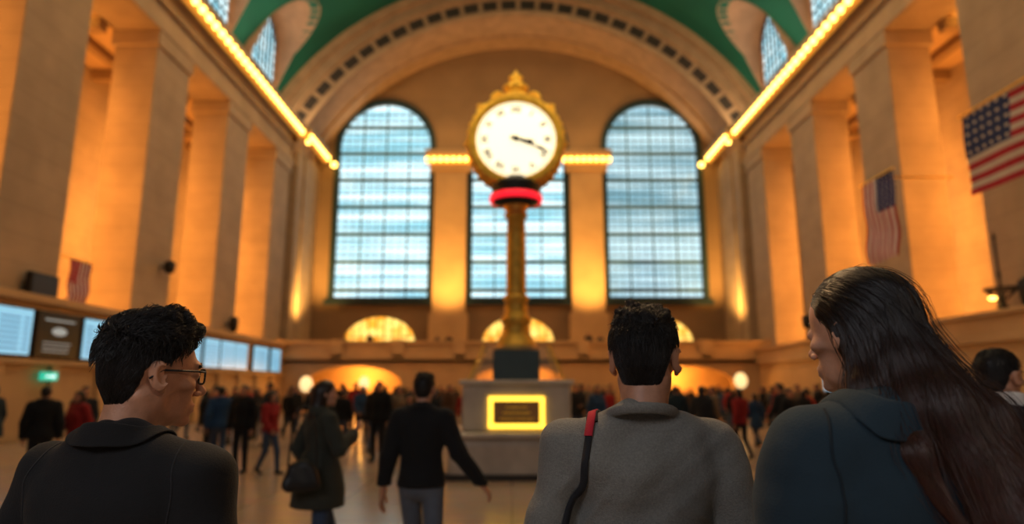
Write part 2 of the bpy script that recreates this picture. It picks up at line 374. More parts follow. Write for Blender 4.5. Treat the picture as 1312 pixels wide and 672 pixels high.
# ------------------------------------------------------------ screens, signs
SCRB=[mat('screen_blue',(.1,.2,.3),.3,emit=(.26,.55,.72),estr=.95,noise=.1),mat('screen_dark',(.01,.012,.016),.3,noise=.1)]
TXT=mat('screen_text',(.4,.5,.55),.4,emit=(.60,.75,.82),estr=.28)
SCRB2=mat('screen_lines',(.05,.12,.2),.4,emit=(.05,.18,.32),estr=.8)
ys=[17.9]+[17.9+2.2*i for i in range(1,6)]+[31.2,33.0,34.7,37.2,39.9]
for i,y in enumerate(ys):
    wd=1.95 if i<6 else (1.6 if i!=9 else 2.2); z0,z1=2.52,3.85
    root=empty('departure_board',(-14.42,y+wd/2,z0)); dark=(i==1)
    mb=MB(); mb.box((-.06,-wd/2-.06,-.05),(.06,wd/2+.06,z1-z0+.05)); mb.obj('casing',[BLACK],root)
    mb=MB(); mb.box((.06,-wd/2,0),(.075,wd/2,z1-z0)); sc_=mb.obj('screen',[SCRB[1] if dark else SCRB[0]],root)
    mb=MB()
    if dark:
        V=[(.085,.36*math.cos(a),.78+.13*math.sin(a)) for a in np.linspace(0,2*math.pi,24,endpoint=False)]; mb.add(V,[tuple(range(24))])
        for k in range(3): mb.box((.08,-.7,.14+.13*k),(.088,.5+.05*k,.17+.13*k))
        mb.box((.08,-.7,1.10),(.088,.7,1.15))
    else:
        for k in range(7):
            z=.14+.15*k; mb.box((.08,-wd/2+.12,z),(.088,-wd/2+.5,z+.05)); mb.box((.08,-wd/2+.65,z),(.088,wd/2-.5+.1*((k*3)%3),z+.05)); mb.box((.08,wd/2-.35,z),(.088,wd/2-.12,z+.05))
    mb.obj('lettering',[TXT if dark else SCRB2],sc_)
    tag(root,"black-cased departure screen with white oval emblem" if dark else "black-cased departure screen with blue timetable rows","screen","departure screens on the ticket wall")
root=empty('exit_sign',(-14.25,20.7,1.78)); mb=MB(); mb.box((-.05,-.36,0),(.05,.36,.26)); bevel(mb.obj('panel',[GRNS],root),.01)
mb=MB(); mb.box((.055,-.2,.10),(.065,.2,.15)); mb.add([(.066,.1,.04),(.066,.25,.125),(.066,.1,.21)],[(0,1,2)]); mb.obj('arrow',[WHT],root)
tag(root,"small glowing green direction sign with pale arrow","sign")
root=empty('display_screen',(14.9,31.5,0)); mb=MB(); mb.box((-.06,-.6,1.35),(.06,.6,3.05)); mb.box((-.05,-.08,0),(.05,.08,1.35)); mb.box((-.3,-.4,0),(.3,.4,.06)); mb.obj('casing',[BLACK],root)
mb=MB(); mb.box((-.08,-.55,1.4),(-.06,.55,3.0)); mb.obj('screen',[SCRB[0]],root); tag(root,"blue display screen on black stand beside stone wall","screen")
root=empty('wall_monitor',(XL+.25,21.3,4.05)); mb=MB(); mb.box((-.1,-.65,0),(.1,.65,1.15)); bevel(mb.obj('casing',[BLACK],root),.03)
mb=MB(); mb.box((.1,-.58,.07),(.11,.58,1.08)); mb.obj('screen',[SCRB[1]],root); mb=MB(); mb.box((-.25,-.1,.4),(-.1,.1,.7)); mb.obj('bracket',[BLACK],root)
tag(root,"switched-off black monitor on limestone pier","screen")
def speaker(loc,h,sd):
    root=empty('wall_lantern',loc); V,F=lathe([(0.001,0),(.16,.03),(.22,h*.3),(.24,h*.8),(.14,h*.92),(.001,h)],12); new_mesh_obj('body',V,F,[BLACK],True,parent=root)
    mb=MB(); x0,x1=sorted((0,-sd*.5)); mb.box((x0,-.05,h*.4),(x1,.05,h*.55)); mb.obj('bracket',[BLACK],root)
    tag(root,"small black loudspeaker lantern bracketed to pier","loudspeaker","pier loudspeakers")
speaker((XL+.4,28.8,6.5),.6,1); speaker((XL+.4,36,4.5),.9,1); speaker((XR-.4,36,4.7),.8,-1); speaker((XR-.4,20.4,4.05),.95,-1)
root=empty('candelabra',(15.7,21.1,4.02))
V,F=lathe([(0.001,0),(.16,0),(.16,.1),(.05,.25),(.035,1.0),(.06,1.1),(.035,1.3),(.035,2.3),(.06,2.35),(.02,2.5),(.001,2.55)],14); new_mesh_obj('pole',V,F,[DARKM],True,parent=root)
V,F=lathe([(.46,.62),(.49,.62),(.49,.70),(.46,.70),(.46,.62)],24); new_mesh_obj('ring',V,F,[DARKM],parent=root)
mb=MB()
for i in range(10):
    a=2*math.pi*i/10; c,s=math.cos(a),math.sin(a); V=[(.03*c,.03*s,.2),(.03*c,.03*s,.24),(.47*c,.47*s,.69),(.47*c,.47*s,.64)]
    w_=.012; mb.add([(v[0]-s*w_,v[1]+c*w_,v[2]) for v in V]+[(v[0]+s*w_,v[1]-c*w_,v[2]) for v in V],[(0,1,2,3),(7,6,5,4),(0,4,5,1),(1,5,6,2),(2,6,7,3),(3,7,4,0)])
mb.obj('cage',[DARKM],root)
V,F=lathe([(0.001,-.07),(.09,-.05),(.13,0),(.09,.05),(.001,.07)],10,(-.30,.0,.36)); new_mesh_obj('bulb',V,F,[GLOWB],True,parent=root)
tag(root,"slim dark bronze standard lamp on parapet with glowing bulb","lamp")
def globe_lamp(x,y,z,r):
    root=empty('globe_lamp',(x,y,0)); V,F=lathe([(0.001,0),(.25,0),(.22,.08),(.06,.15),(.05,z-r),(.12,z-r+.02),(.001,z-r+.05)],14); new_mesh_obj('pole',V,F,[DARKM],True,parent=root)
    V,F=lathe([(r*math.cos(a)+.001,z+1.25*r*math.sin(a)) for a in np.linspace(-math.pi/2,math.pi/2,10)],16); new_mesh_obj('globe',V,F,[GLOWW],True,parent=root)
    tag(root,"standing lamp with glowing warm white globe","lamp","standing globe lamps")
globe_lamp(-11.6,38,1.75,.36); globe_lamp(12.9,38,1.95,.36); globe_lamp(-9.2,42.0,1.85,.32); globe_lamp(2.2,26,.95,.15)

# flags
def flag_mesh(L,Hh,vertical=False):
    nu,nv=76,26; V=[];F=[];M=[]
    for i in range(nu+1):
        for j in range(nv+1):
            u=i/nu;v=j/nv; wv=.05*math.sin(u*11+v*2)*(.3+u)+.03*math.sin(v*7+u*4)
            V.append((wv,-u*L,v*Hh-.10*u*math.sin(3*u)) if not vertical else (wv,v*Hh-Hh/2,-u*L))
    for i in range(nu):
        for j in range(nv):
            u=(i+.5)/nu;v=(j+.5)/nv; F.append((i*(nv+1)+j,(i+1)*(nv+1)+j,(i+1)*(nv+1)+j+1,i*(nv+1)+j+1))
            s=int(v*13); inc=(u<.4 and v>6/13) if not vertical else (u<.42 and v<7/13)
            if inc:
                star=((i%5) in (2,3)) and ((j%3)==1) 
                M.append(1 if star else 2)
            else: M.append(0 if s%2==0 else 1)
    return V,F,M
FR=mat('flag_red',(.40,.015,.03),.8,noise=.1,nscale=3); FW=mat('flag_white',(.55,.50,.46),.8,noise=.06,nscale=3); FB=mat('flag_blue',(.018,.035,.13),.8,noise=.1)
V,F,M=flag_mesh(4.2,2.15); root=empty('flag',(12,16.7,6.5)); new_mesh_obj('cloth',V,F,[FR,FW,FB],True,M,root)
V,F=lathe([(0.001,0),(.03,0),(.03,4.5),(.001,4.5)],8); o=new_mesh_obj('pole',V,F,[GOLD],True,parent=root); o.rotation_euler=(math.radians(90),0,0); o.location=(0,.1,2.2)
mb=MB(); mb.box((0,-3.0,2.18),(4.39,-2.95,2.23)); mb.obj('bracket',[DARKM],root)
tag(root,"large striped red and white flag with starred blue canton","flag")
FR2=mat('flag_red_deep',(.34,.0,.012),.85,noise=.1,nscale=3,spec=.2); FW2=mat('flag_white_bright',(.66,.66,.70),.8,noise=.06,nscale=3); FB2=mat('flag_blue_deep',(.004,.012,.13),.85,noise=.1,spec=.2)
V,F,M=flag_mesh(3.1,2.1,True); root=empty('flag',(13.5,23.6,9.2)); new_mesh_obj('cloth',V,F,[FR2,FW2,FB2],True,M,root)
mb=MB(); mb.box((-.03,-1.15,0),(.03,1.15,.05)); mb.box((0,-.03,.02),(2.85,.03,.06)); mb.obj('pole',[GOLD],root)
tag(root,"striped flag hung vertically with blue canton beside pier","flag")
V,F,M=flag_mesh(1.9,1.2,True); root=empty('flag',(XL-.3,23.9,6.1)); new_mesh_obj('cloth',V,F,[FR2,FW2,FR],True,M,root)
mb=MB(); mb.box((-.03,-.65,0),(.03,.65,.05)); mb.box((-.03,-1.5,.0),(.03,-.6,.05)); mb.obj('pole',[GOLD],root)
tag(root,"small red striped flag hanging in a bay","flag")

# ------------------------------------------------------------ clock and booth
CX,CY=.08,13.0
root=empty('information_booth',(CX,CY,0))
def rbox(name,hx,y0,y1,z0,z1,m,bv=.06):
    mb=MB(); mb.box((-hx,y0,z0),(hx,y1,z1)); return bevel(mb.obj(name,[m],root),bv,3)
rbox('counter',1.22,-1.12,1.12,0,.70,CREAM,.12); rbox('counter_top',1.30,-1.18,1.18,.70,.80,CREAM,.03); rbox('plinth',1.26,-1.15,1.15,0,.1,DARKM,.02)
rbox('kiosk_body',.98,-.9,.9,.80,1.62,CREAM,.05); rbox('kiosk_top',1.03,-.95,.95,1.62,1.71,CREAM,.02)
GL=mat('booth_glass',(.30,.5,.60),.15,alpha=.14,noise=.05)
mb=MB(); V=[]
for z,hw in ((1.71,.86),(2.36,.60)): V+=[(-hw,-hw*.9,z),(hw,-hw*.9,z),(hw,hw*.9,z),(-hw,hw*.9,z)]
mb.add(V,[(0,1,5,4),(1,2,6,5),(2,3,7,6),(3,0,4,7)]); mb.obj('glass_canopy',[GL],root)
for i in range(4):
    a,b=Vector(V[i]),Vector(V[i+4]); mb=MB()
    mb.add([a+Vector(d)*.02 for d in((-1,-1,0),(1,-1,0),(1,1,0),(-1,1,0))]+[b+Vector(d)*.02 for d in((-1,-1,0),(1,-1,0),(1,1,0),(-1,1,0))],BF)
    mb.obj('canopy_post',[GOLD],root)
mb=MB(); y=-.94
z0,z1=.86,1.42
mb.box((-.50,y,z0),(.50,y+.03,z0+.085)); mb.box((-.50,y,z1-.085),(.50,y+.03,z1)); mb.box((-.50,y,z0+.08),(-.415,y+.03,z1-.08)); mb.box((.415,y,z0+.08),(.5,y+.03,z1-.08)); mb.obj('lit_frame',[GLOWY],root)
SG=mat('sign_panel',(.10,.05,.02),.5,noise=.3,nscale=8,emit=(.5,.2,.04),estr=.12)
mb=MB(); mb.box((-.41,y+.01,z0+.08),(.41,y+.035,z1-.08)); sp_=mb.obj('sign_panel',[SG],root)
mb=MB()
for k in range(3): mb.box((-.3+.05*k,y,z0+.15+.1*k),(.3-.05*k,y+.012,z0+.19+.1*k))
mb.obj('moulding',[GOLD],sp_)
tag(root,"cream marble information booth with glowing yellow framed panel","booth")
root=empty('clock',(CX,CY,1.715))
ZB=2.27-1.715
mb=MB(); mb.box((-.44,-.44,0),(.44,.44,ZB)); bevel(mb.obj('pedestal_box',[BLACK],root),.03)
def lz(name,prof,m,seg=32,z=0,sm=True):
    V,F=lathe([(r,a+z+ZB) for r,a in prof],seg); return new_mesh_obj(name,V,F,[m],sm,parent=root)
lz('base',[(0.001,0),(.42,0),(.44,.06),(.40,.12),(.37,.2),(.29,.3),(.25,.5),(.30,.56),(.30,.64),(.24,.7),(.22,.95),(.26,1.0),(.26,1.06),(.20,1.1),(.001,1.1)],GOLDD)
lz('column',[(.195,0),(.19,1.0),(.18,1.6),(.23,1.63),(.23,1.7),(.19,1.74),(.30,1.88),(.32,1.95),(.001,1.95)],GOLDD,z=1.05)
lz('neck',[(.3,2.9),(.46,2.98),(.48,3.06),(.46,3.12),(.5,3.3),(.50,3.36),(.40,3.42),(.3,3.5),(.001,3.5)],BLACK)
lz('neon_ring',[(.50+.04*math.cos(a),3.06+.075*math.sin(a)) for a in np.linspace(0,2*math.pi,13)],REDN,40)
ZK=6.50-1.715
V,F=lathe([(0.001,-.30),(.80,-.30),(.81,-.34),(.86,-.38),(.90,-.35),(.92,-.37),(.97,-.35),(1.0,-.28),(.90,-.2),(.90,.2),(1.0,.28),(.97,.35),(.92,.37),(.9,.35),(.86,.38),(.81,.34),(.80,.30),(.001,.30)],144,(0,0,ZK),'y')
V2=[]
for x,y,z in V:
    r=math.hypot(x,z-ZK); a=math.atan2(z-ZK,x); k=1+(.014*math.cos(36*a) if r>.85 else 0); V2.append((x*k,y,ZK+(z-ZK)*k))
fixn(new_mesh_obj('rim',V2,F,[GOLD],True,parent=root))
mb=MB()
for sg in (-1,1):
    n=48; V=[(.805*math.cos(2*math.pi*i/n),sg*.315,ZK+.805*math.sin(2*math.pi*i/n)) for i in range(n)]; mb.add(V,[tuple(range(n))])
dial=mb.obj('dial',[FACEM],root)
NUM=['XII','I','II','III','IV','V','VI','VII','VIII','IX','X','XI']
for i,t in enumerate(NUM):
    mb=MB()
    cu=bpy.data.curves.new('t','FONT'); cu.body=t; cu.size=.17; cu.align_x='CENTER'; cu.align_y='CENTER'; cu.extrude=.004; cu.offset=.005
    to=link(bpy.data.objects.new('t',cu)); bpy.context.view_layer.update(); me=bpy.data.meshes.new_from_object(to.evaluated_get(bpy.context.evaluated_depsgraph_get()))
    a=2*math.pi*i/12
    V=[]
    for v in me.vertices:
        x,y=v.co.x*1.0,v.co.y+.63
        xr=x*math.cos(a)+y*math.sin(a); yr=-x*math.sin(a)+y*math.cos(a); V.append((xr,-.325-v.co.z*.5,ZK+yr))
    mb.add(V,[tuple(p.vertices) for p in me.polygons]); mb.obj('numeral',[NUMM],dial)
    bpy.data.objects.remove(to); bpy.data.curves.remove(cu)
V,F=lathe([(.752,-.320),(.752,-.327),(.760,-.327),(.760,-.320)],64,(0,0,ZK),'y'); new_mesh_obj('minute_track',V,F,[NUMM],parent=dial)
def hand(name,L,w_,ang,y):
    a=math.radians(ang); d=(math.sin(a),math.cos(a)); n_=(d[1],-d[0])
    pr=[(-.12,w_*.6),(0,w_),(L*.6,w_*.7),(L*.72,w_*1.5),(L*.85,w_*.6),(L,.003)]
    up=[(d[0]*l+n_[0]*q,d[1]*l+n_[1]*q) for l,q in pr]; dn=[(d[0]*l-n_[0]*q,d[1]*l-n_[1]*q) for l,q in pr]
    p=up+dn[::-1]; mb=MB(); plate(mb,[(x,z+ZK) for x,z in p],[],y,.012); fixn(mb.obj(name,[BLACK],root))
hand('hour_hand',.40,.034,101,-.36); hand('minute_hand',.74,.026,113,-.38)
V,F=lathe([(0.001,-.05),(.05,-.045),(.06,0),(.001,.02)],16,(0,-.36,ZK),'y'); new_mesh_obj('hub',V,F,[BLACK],True,parent=root)
lz('finial',[(0.001,.9),(.26,.93),(.34,1.0),(.30,1.05),(.16,1.09),(.15,1.13),(.25,1.18),(.27,1.26),(.18,1.33),(.09,1.37),(.14,1.42),(.15,1.49),(.07,1.55),(.02,1.64),(.001,1.68)],GOLD,24,ZK-ZB)
def tube_path(pts,rads,seg=8):
    V=[];F=[];n=len(pts)
    for i,(p,r) in enumerate(zip(pts,rads)):
        t=Vector(pts[min(i+1,n-1)])-Vector(pts[max(i-1,0)]); t.normalize(); u=t.cross(Vector((0,1,0))).normalized(); v=t.cross(u)
        for k in range(seg): a=2*math.pi*k/seg; V.append(tuple(Vector(p)+u*r*math.cos(a)+v*r*math.sin(a)))
    for i in range(n-1):
        for k in range(seg): F.append((i*seg+k,i*seg+(k+1)%seg,(i+1)*seg+(k+1)%seg,(i+1)*seg+k))
    return V,F
for sg in (-1,1):
    for (c,R,ph) in (((sg*.36,ZK+1.03),.13,0),((sg*.72,ZK+.76),.11,.8),((sg*.14,ZK+1.22),.09,.3)):
        P=[];Rr=[]
        for i in range(26):
            t=i/25; a=ph+t*3.6*math.pi; r=R*(1-.75*t); P.append((c[0]+sg*r*math.cos(a),0,c[1]+r*math.sin(a))); Rr.append(.045*(1-.5*t))
        V,F=tube_path(P,Rr); fixn(new_mesh_obj('scroll',V,F,[GOLD],True,parent=root))
for a in (38,142,0,180,62,118):
    r=.075; rr=1.0
    V,F=lathe([(0.001,-r),(r*.7,-r*.7),(r,0),(r*.7,r*.7),(r*.2,r*1.2),(.001,r*1.5)],12,(rr*math.cos(math.radians(a)),0,ZK+rr*math.sin(math.radians(a)))); new_mesh_obj('ornament',V,F,[GOLD],True,parent=root)
tag(root,"tall brass pedestal clock with round glowing dial and red neon ring","clock")
for dx in (-1.5,1.5):
    l=bpy.data.lights.new('rim_fill','POINT'); l.energy=100; l.color=(1,.78,.42); l.shadow_soft_size=.25; link(bpy.data.objects.new('rim_fill',l)).location=(CX+dx,CY-1.9,8.6)  # added point lights in mid-air to brighten the brass rim
print('ARCH',time.time()-T0)

# ------------------------------------------------------------ SDF toolkit
def ell(P,c,r,rx=0.,rz=0.):
    x,y,z=P[0]-c[0],P[1]-c[1],P[2]-c[2]
    if rx: ca,sa=math.cos(rx),math.sin(rx); y,z=y*ca+z*sa,-y*sa+z*ca
    if rz: ca,sa=math.cos(rz),math.sin(rz); x,y=x*ca+y*sa,-x*sa+y*ca
    a,b,d=x/r[0],y/r[1],z/r[2]
    k0=np.sqrt(a*a+b*b+d*d); k1=np.sqrt((a/r[0])**2+(b/r[1])**2+(d/r[2])**2)+1e-6
    return k0*(k0-1)/k1
def cone(P,a,b,ra,rb):
    bx_,by,bz=b[0]-a[0],b[1]-a[1],b[2]-a[2]; q=bx_*bx_+by*by+bz*bz+1e-12
    x,y,z=P[0]-a[0],P[1]-a[1],P[2]-a[2]
    h=np.clip((x*bx_+y*by+z*bz)/q,0,1)
    return np.sqrt((x-h*bx_)**2+(y-h*by)**2+(z-h*bz)**2)-(ra+(rb-ra)*h)
def smin(a,b,k):
    h=np.clip(.5+.5*(b-a)/k,0,1); return b+(a-b)*h-k*h*(1-h)
def smax(a,b,k): return -smin(-a,-b,k)
def sdf_mesh(fn,lo,hi,h):
    ax=[np.arange(lo[i],hi[i]+h,h,dtype=np.float32) for i in range(3)]
    P=np.meshgrid(*ax,indexing='ij'); F=fn(P).astype(np.float32); F[F==0]=1e-7
    n=F.shape; cn=(n[0]-1,n[1]-1,n[2]-1); NC=cn[0]*cn[1]*cn[2]
    acc=np.zeros((NC,3)); cnt=np.zeros(NC); quads=[]
    for a in range(3):
        s0=[slice(None)]*3; s1=[slice(None)]*3; s0[a]=slice(0,-1); s1[a]=slice(1,None)
        F0=F[tuple(s0)];F1=F[tuple(s1)]; m=(F0<0)!=(F1<0)
        idx=np.argwhere(m); f0=F0[m];f1=F1[m]; t=f0/(f0-f1)
        pos=np.stack([ax[i][idx[:,i]] for i in range(3)],1).astype(np.float64); pos[:,a]+=t*h
        b,c=(a+1)%3,(a+2)%3; cells=[];allv=np.ones(len(idx),bool)
        for db,dc in ((1,1),(0,1),(0,0),(1,0)):
            ce=idx.copy(); ce[:,b]-=db; ce[:,c]-=dc
            v=(ce[:,b]>=0)&(ce[:,c]>=0)&(ce[:,b]<cn[b])&(ce[:,c]<cn[c]); allv&=v
            fl=np.where(v,(ce[:,0]*cn[1]+ce[:,1])*cn[2]+ce[:,2],0); cells.append(fl)
            w_=v.astype(float)
            cnt+=np.bincount(fl,w_,NC)
            for k in range(3): acc[:,k]+=np.bincount(fl,pos[:,k]*w_,NC)
        q=np.stack(cells,1); flip=f0>0; q[flip]=q[flip][:,::-1]; quads.append(q[allv])
    used=np.nonzero(cnt>0)[0]; mp=np.full(NC,-1,dtype=np.int64); mp[used]=np.arange(len(used))
    V=acc[used]/cnt[used][:,None]; Q=mp[np.concatenate(quads)]
    return V,Q
def A3(p): return (p[...,0],p[...,1],p[...,2])
def grad(fn,p,e=.002):
    g=np.stack([fn(A3(p+np.eye(3)[i]*e))-fn(A3(p-np.eye(3)[i]*e)) for i in range(3)],-1)
    return g/(np.linalg.norm(g,axis=-1,keepdims=True)+1e-9)
def grow(fn,start,flow,M,step,off=.001,lift=0.,jit=.15):
    p=start.copy(); pts=[p.copy()]; jv=rng.normal(0,jit,p.shape)
    for m in range(M-1):
        g=grad(fn,p); d=flow(p)+jv+rng.normal(0,jit*.3,p.shape); d-=np.sum(d*g,-1,keepdims=True)*g
        d/=np.linalg.norm(d,axis=-1,keepdims=True)+1e-9; p=p+d*step
        f=fn(A3(p)); p=p-(f-(off+lift*(m+1)*step))[:,None]*grad(fn,p); pts.append(p.copy())
    return np.stack(pts,1)
def tubes(P,w0,w1):
    N,M,_=P.shape; T=np.gradient(P,axis=1); T/=np.linalg.norm(T,axis=-1,keepdims=True)+1e-9
    r=rng.normal(size=(N,1,3)); n1=np.cross(T,r); n1/=np.linalg.norm(n1,axis=-1,keepdims=True)+1e-9; n2=np.cross(T,n1)
    t=np.linspace(0,1,M)[None,:,None]; w_=(w0+(w1-w0)*t**1.5)
    ring_=[P+w_*(math.cos(a)*n1+math.sin(a)*n2) for a in (0,2.094,4.189)]
    V=np.stack(ring_,2).reshape(-1,3); i=np.arange(N)[:,None,None]; m=np.arange(M-1)[None,:,None]; k=np.arange(3)[None,None,:]; k2=(k+1)%3
    b=i*M*3+m*3; Q=np.stack([b+k,b+k2,b+3+k2,b+3+k],-1).reshape(-1,4); return V,Q
def joinm(parts):
    V=[];Q=[];o=0
    for v,q in parts: V.append(v); Q.append(q+o); o+=len(v)
    return np.concatenate(V),np.concatenate(Q)
def ribbon(fn,pts,w,off=.003,n=40,th=.0025):
    pts=np.array(pts,float); d=np.r_[0,np.cumsum(np.linalg.norm(np.diff(pts,axis=0),axis=1))]; t=np.linspace(0,d[-1],n)
    P=np.stack([np.interp(t,d,pts[:,i]) for i in range(3)],1)
    for _ in range(4):
        g=grad(fn,P); P=P-(fn(A3(P))-off)[:,None]*g*.9
    for _ in range(3): P[1:-1]=(P[:-2]+2*P[1:-1]+P[2:])/4
    P=P-(fn(A3(P))-off)[:,None]*grad(fn,P)
    g=grad(fn,P); T=np.gradient(P,axis=0); T/=np.linalg.norm(T,axis=1,keepdims=True)+1e-9; B=np.cross(T,g); B/=np.linalg.norm(B,axis=1,keepdims=True)+1e-9
    L=[P-B*w/2-g*th,P-B*w/2+g*th,P+B*w/2+g*th,P+B*w/2-g*th]
    V=np.stack(L,1).reshape(-1,3); Q=[]
    for i in range(n-1):
        for k in range(4): Q.append((i*4+k,i*4+(k+1)%4,i*4+4+(k+1)%4,i*4+4+k))
    return V,np.array(Q)
def collar_mesh(fn,c,rn,zt,tilt,width,drop=.55,gap=.9,n=56,off=.006):
    th=np.linspace(math.pi/2+gap*.5,math.pi/2+2*math.pi-gap*.5,n); rows=[]
    D=np.stack([np.cos(th),np.sin(th),0*th],1); C=np.array([c[0],c[1],0.])
    back=(1-np.sin(th))/2
    zf=zt+tilt*(back-.5)
    F=C+D*rn; F[:,2]=zf
    rows.append(F-D*.004-np.array([0,0,.045])); rows.append(F-D*.002-np.array([0,0,.02])); rows.append(F+np.array([0,0,-.003])); rows.append(F+D*.003)
    wd=width*(.75+.25*back)+width*.35*np.clip(1-(np.minimum(th-th[0],th[-1]-th))/.5,0,1)
    for k in range(9):
        t=(k)/8; q=F+D*.006+D*(wd*t*.75)[:,None]; q[:,2]-=.003+wd*t*drop+wd*t*t*.5
        for _ in range(3):
            f=fn(A3(q)); g=grad(fn,q); q=q+np.maximum(off-f,0)[:,None]*g
        f=fn(A3(q)); g=grad(fn,q); q=q-(np.maximum(f-off,0)*min(1.,t*1.2))[:,None]*g*np.array([.5,.5,1.])
        rows.append(q)
    R=np.stack(rows,1); m=R.shape[1]; V=R.reshape(-1,3); Q=[(i*m+k,i*m+k+1,(i+1)*m+k+1,(i+1)*m+k) for i in range(n-1) for k in range(m-1)]
    return V,np.array(Q)
def add_collar(root,s,fn,m,**kw):
    V,Q=collar_mesh(fn,**kw); o=new_mesh_obj('collar',V*s,Q,[m],True,parent=root)
    md=o.modifiers.new('s','SOLIDIFY'); md.thickness=.004; md.offset=0; md=o.modifiers.new('u','SUBSURF'); md.levels=1; md.render_levels=1; return o

# ------------------------------------------------------------ head, hair, body
def head_fn(fem=False,neck=True):
    jw=.84 if fem else .95
    es=.85 if fem else 1.08
    def f(P):
        if fem: P=tuple(p/.96 for p in P)
        X,Y,Z=P; A=(np.abs(X),Y,Z)
        d=ell(P,(0,-.010,.034),(.074,.091,.081))
        if fem: d=smin(d,ell(P,(0,.036,.040),(.056,.047,.040)),.03)
        d=smin(d,ell(P,(0,.022,-.015),(.064*jw,.071,.083)),.03)
        d=smin(d,ell(P,(0,.036,-.072),(.046*jw,.049,.038)),.022)
        d=smin(d,ell(A,(.045*jw,.002,-.060),(.016,.026,.024)),.022)
        d=smin(d,ell(P,(0,.078,-.099),(.017*jw,.014,.012)),.02)
        d=smin(d,ell(A,(.043,.060,-.024),(.019,.017,.014)),.018)
        if not fem: d=smin(d,ell(A,(.022,.082,.021),(.026,.009,.008)),.014)
        d=smax(d,-ell(A,(.031,.101,.000),(.017,.016,.011)),.010)
        d=smax(d,-ell(A,(.056,.052,-.062),(.012,.030,.022)),.020)
        d=smin(d,ell(A,(.031,.0765,.0005),(.0165,.0140,.0125)),.004)
        d=smax(d,-cone(A,(.018,.096,-.001),(.043,.088,-.001),.0018,.0018),.003)
        nt=.109 if fem else .113
        d=smin(d,cone(P,(0,.086,.006),(0,nt-.001,-.032),.0062,.0086 if fem else .0092),.008)
        d=smin(d,ell(P,(0,nt,-.034 if fem else -.036),(.0090,.0098,.0078)),.005)
        d=smin(d,ell(A,(.0108,.100,-.040),(.0060,.008,.0062)),.005)
        d=smin(d,ell(P,(0,.084,-.069),(.022,.011,.015)),.012)
        d=smin(d,ell(P,(0,.0925,-.0650),(.0165,.0070,.0048)),.004)
        d=smin(d,ell(P,(0,.0905,-.0768),(.0150,.0076,.0058)),.004)
        d=smax(d,-cone(P,(-.014,.1000,-.0710),(.014,.1000,-.0710),.0012,.0012),.0025)
        d=smax(d,-ell(P,(0,.0975,-.0885),(.018,.006,.005)),.006)
        ex=.0785 if fem else .0805
        e=ell(A,(ex,-.012,-.006),(.0075*es,.0185*es,.030*es),rx=.2,rz=-.38 if fem else -.6)
        e=smax(e,-ell(A,(ex+.0077,-.006,-.005),(.0065*es,.0105*es,.018*es),rx=.2),.004)
        e=smin(e,ell(A,(.0755,.000,-.032*es),(.0055,.007,.009)),.006)
        e=smin(e,ell(A,(.0775,.003,-.008),(.004,.004,.007)),.003)
        d=smin(d,e,.005)
        if neck:
            r=.045 if fem else .054
            n_=cone(P,(0,-.022,-.06),(0,-.045,-.21),r,r+.006)
            n_=smin(n_,cone(A,(.045,-.03,-.05),(.012,.02,-.19),.015,.012),.02)
            d=smin(d,n_,.020)
        return d*.96 if fem else d
    return f
def make_tufts(style,seed):
    g=np.random.default_rng(seed); T=[]
    n=84 if style=='quiff' else 66
    for i in range(n):
        az=g.uniform(0,2*math.pi); ph=math.acos(g.uniform(.30,1.)); dr=np.array([math.sin(ph)*math.cos(az),math.sin(ph)*math.sin(az),math.cos(ph)])
        c=np.array([0,-.012,.044]); front=max(0,dr[1])
        p=c+dr*np.array([.063,.079,.069])+np.array([0,0,.006*max(0,dr[2])])
        if p[1]>.060 and p[2]<.088: continue
        if style=='quiff':
            comb=np.array([.35*math.sin(7*az)+.25,.65,.20+.50*front]) if dr[1]>-.35 else np.array([.3*math.sin(5*az),-.2,-.5])
            L=g.uniform(.018,.030)+.014*front*max(0,dr[2])
        else:
            comb=np.array([.6*math.sin(az+1.),.6*math.cos(az+1.),-.15]) if dr[1]>-.5 else np.array([.35*math.sin(5*az),-.2,-.6]); L=g.uniform(.016,.026)
        d=.6*dr+comb+g.normal(0,.30,3); d/=np.linalg.norm(d); b=p+d*L
        T.append((tuple(p),tuple(b),.0105,.0028))
    return T
def short_hair(style,seed=0):
    T=make_tufts(style,seed) if style in('quiff','crop') and seed else []
    def f(P):
        X,Y,Z=P
        d=ell(P,(0,-.011,.038),(.0765,.0940,.080))
        if style=='quiff':
            d=smin(d,ell(P,(.008,.020,.086),(.050,.052,.021)),.025); d=smin(d,ell(P,(0,-.02,.078),(.058,.062,.034)),.03)
        if style=='crop': d=smin(d,ell(P,(0,-.010,.082),(.050,.060,.028)),.03)
        for a,b,ra,rb in T: d=smin(d,cone(P,a,b,ra,rb),.005)
        yb=np.interp(Z,[-.1,-.035,.004,.012,.016,.04,.058,.08,.10],[-.05,-.042,-.038,-.03,.018,.030,.054,.080,.16]).astype(np.float32)
        d=smax(d,(Y-yb)*.8+.0015*np.sin(Z*260),.006)
        n_=smax(cone(P,(0,-.036,-.01),(0,-.024,-.058),.0625,.052),(Y+.042),.01)
        d=smin(d,n_,.02)
        wx=np.interp(Z,[-.085,-.055,-.025,.0,.02,.045],[.034,.052,.068,.0735,.0760,.09]).astype(np.float32)
        return smax(d,np.abs(X)-wx,.006)
    return f
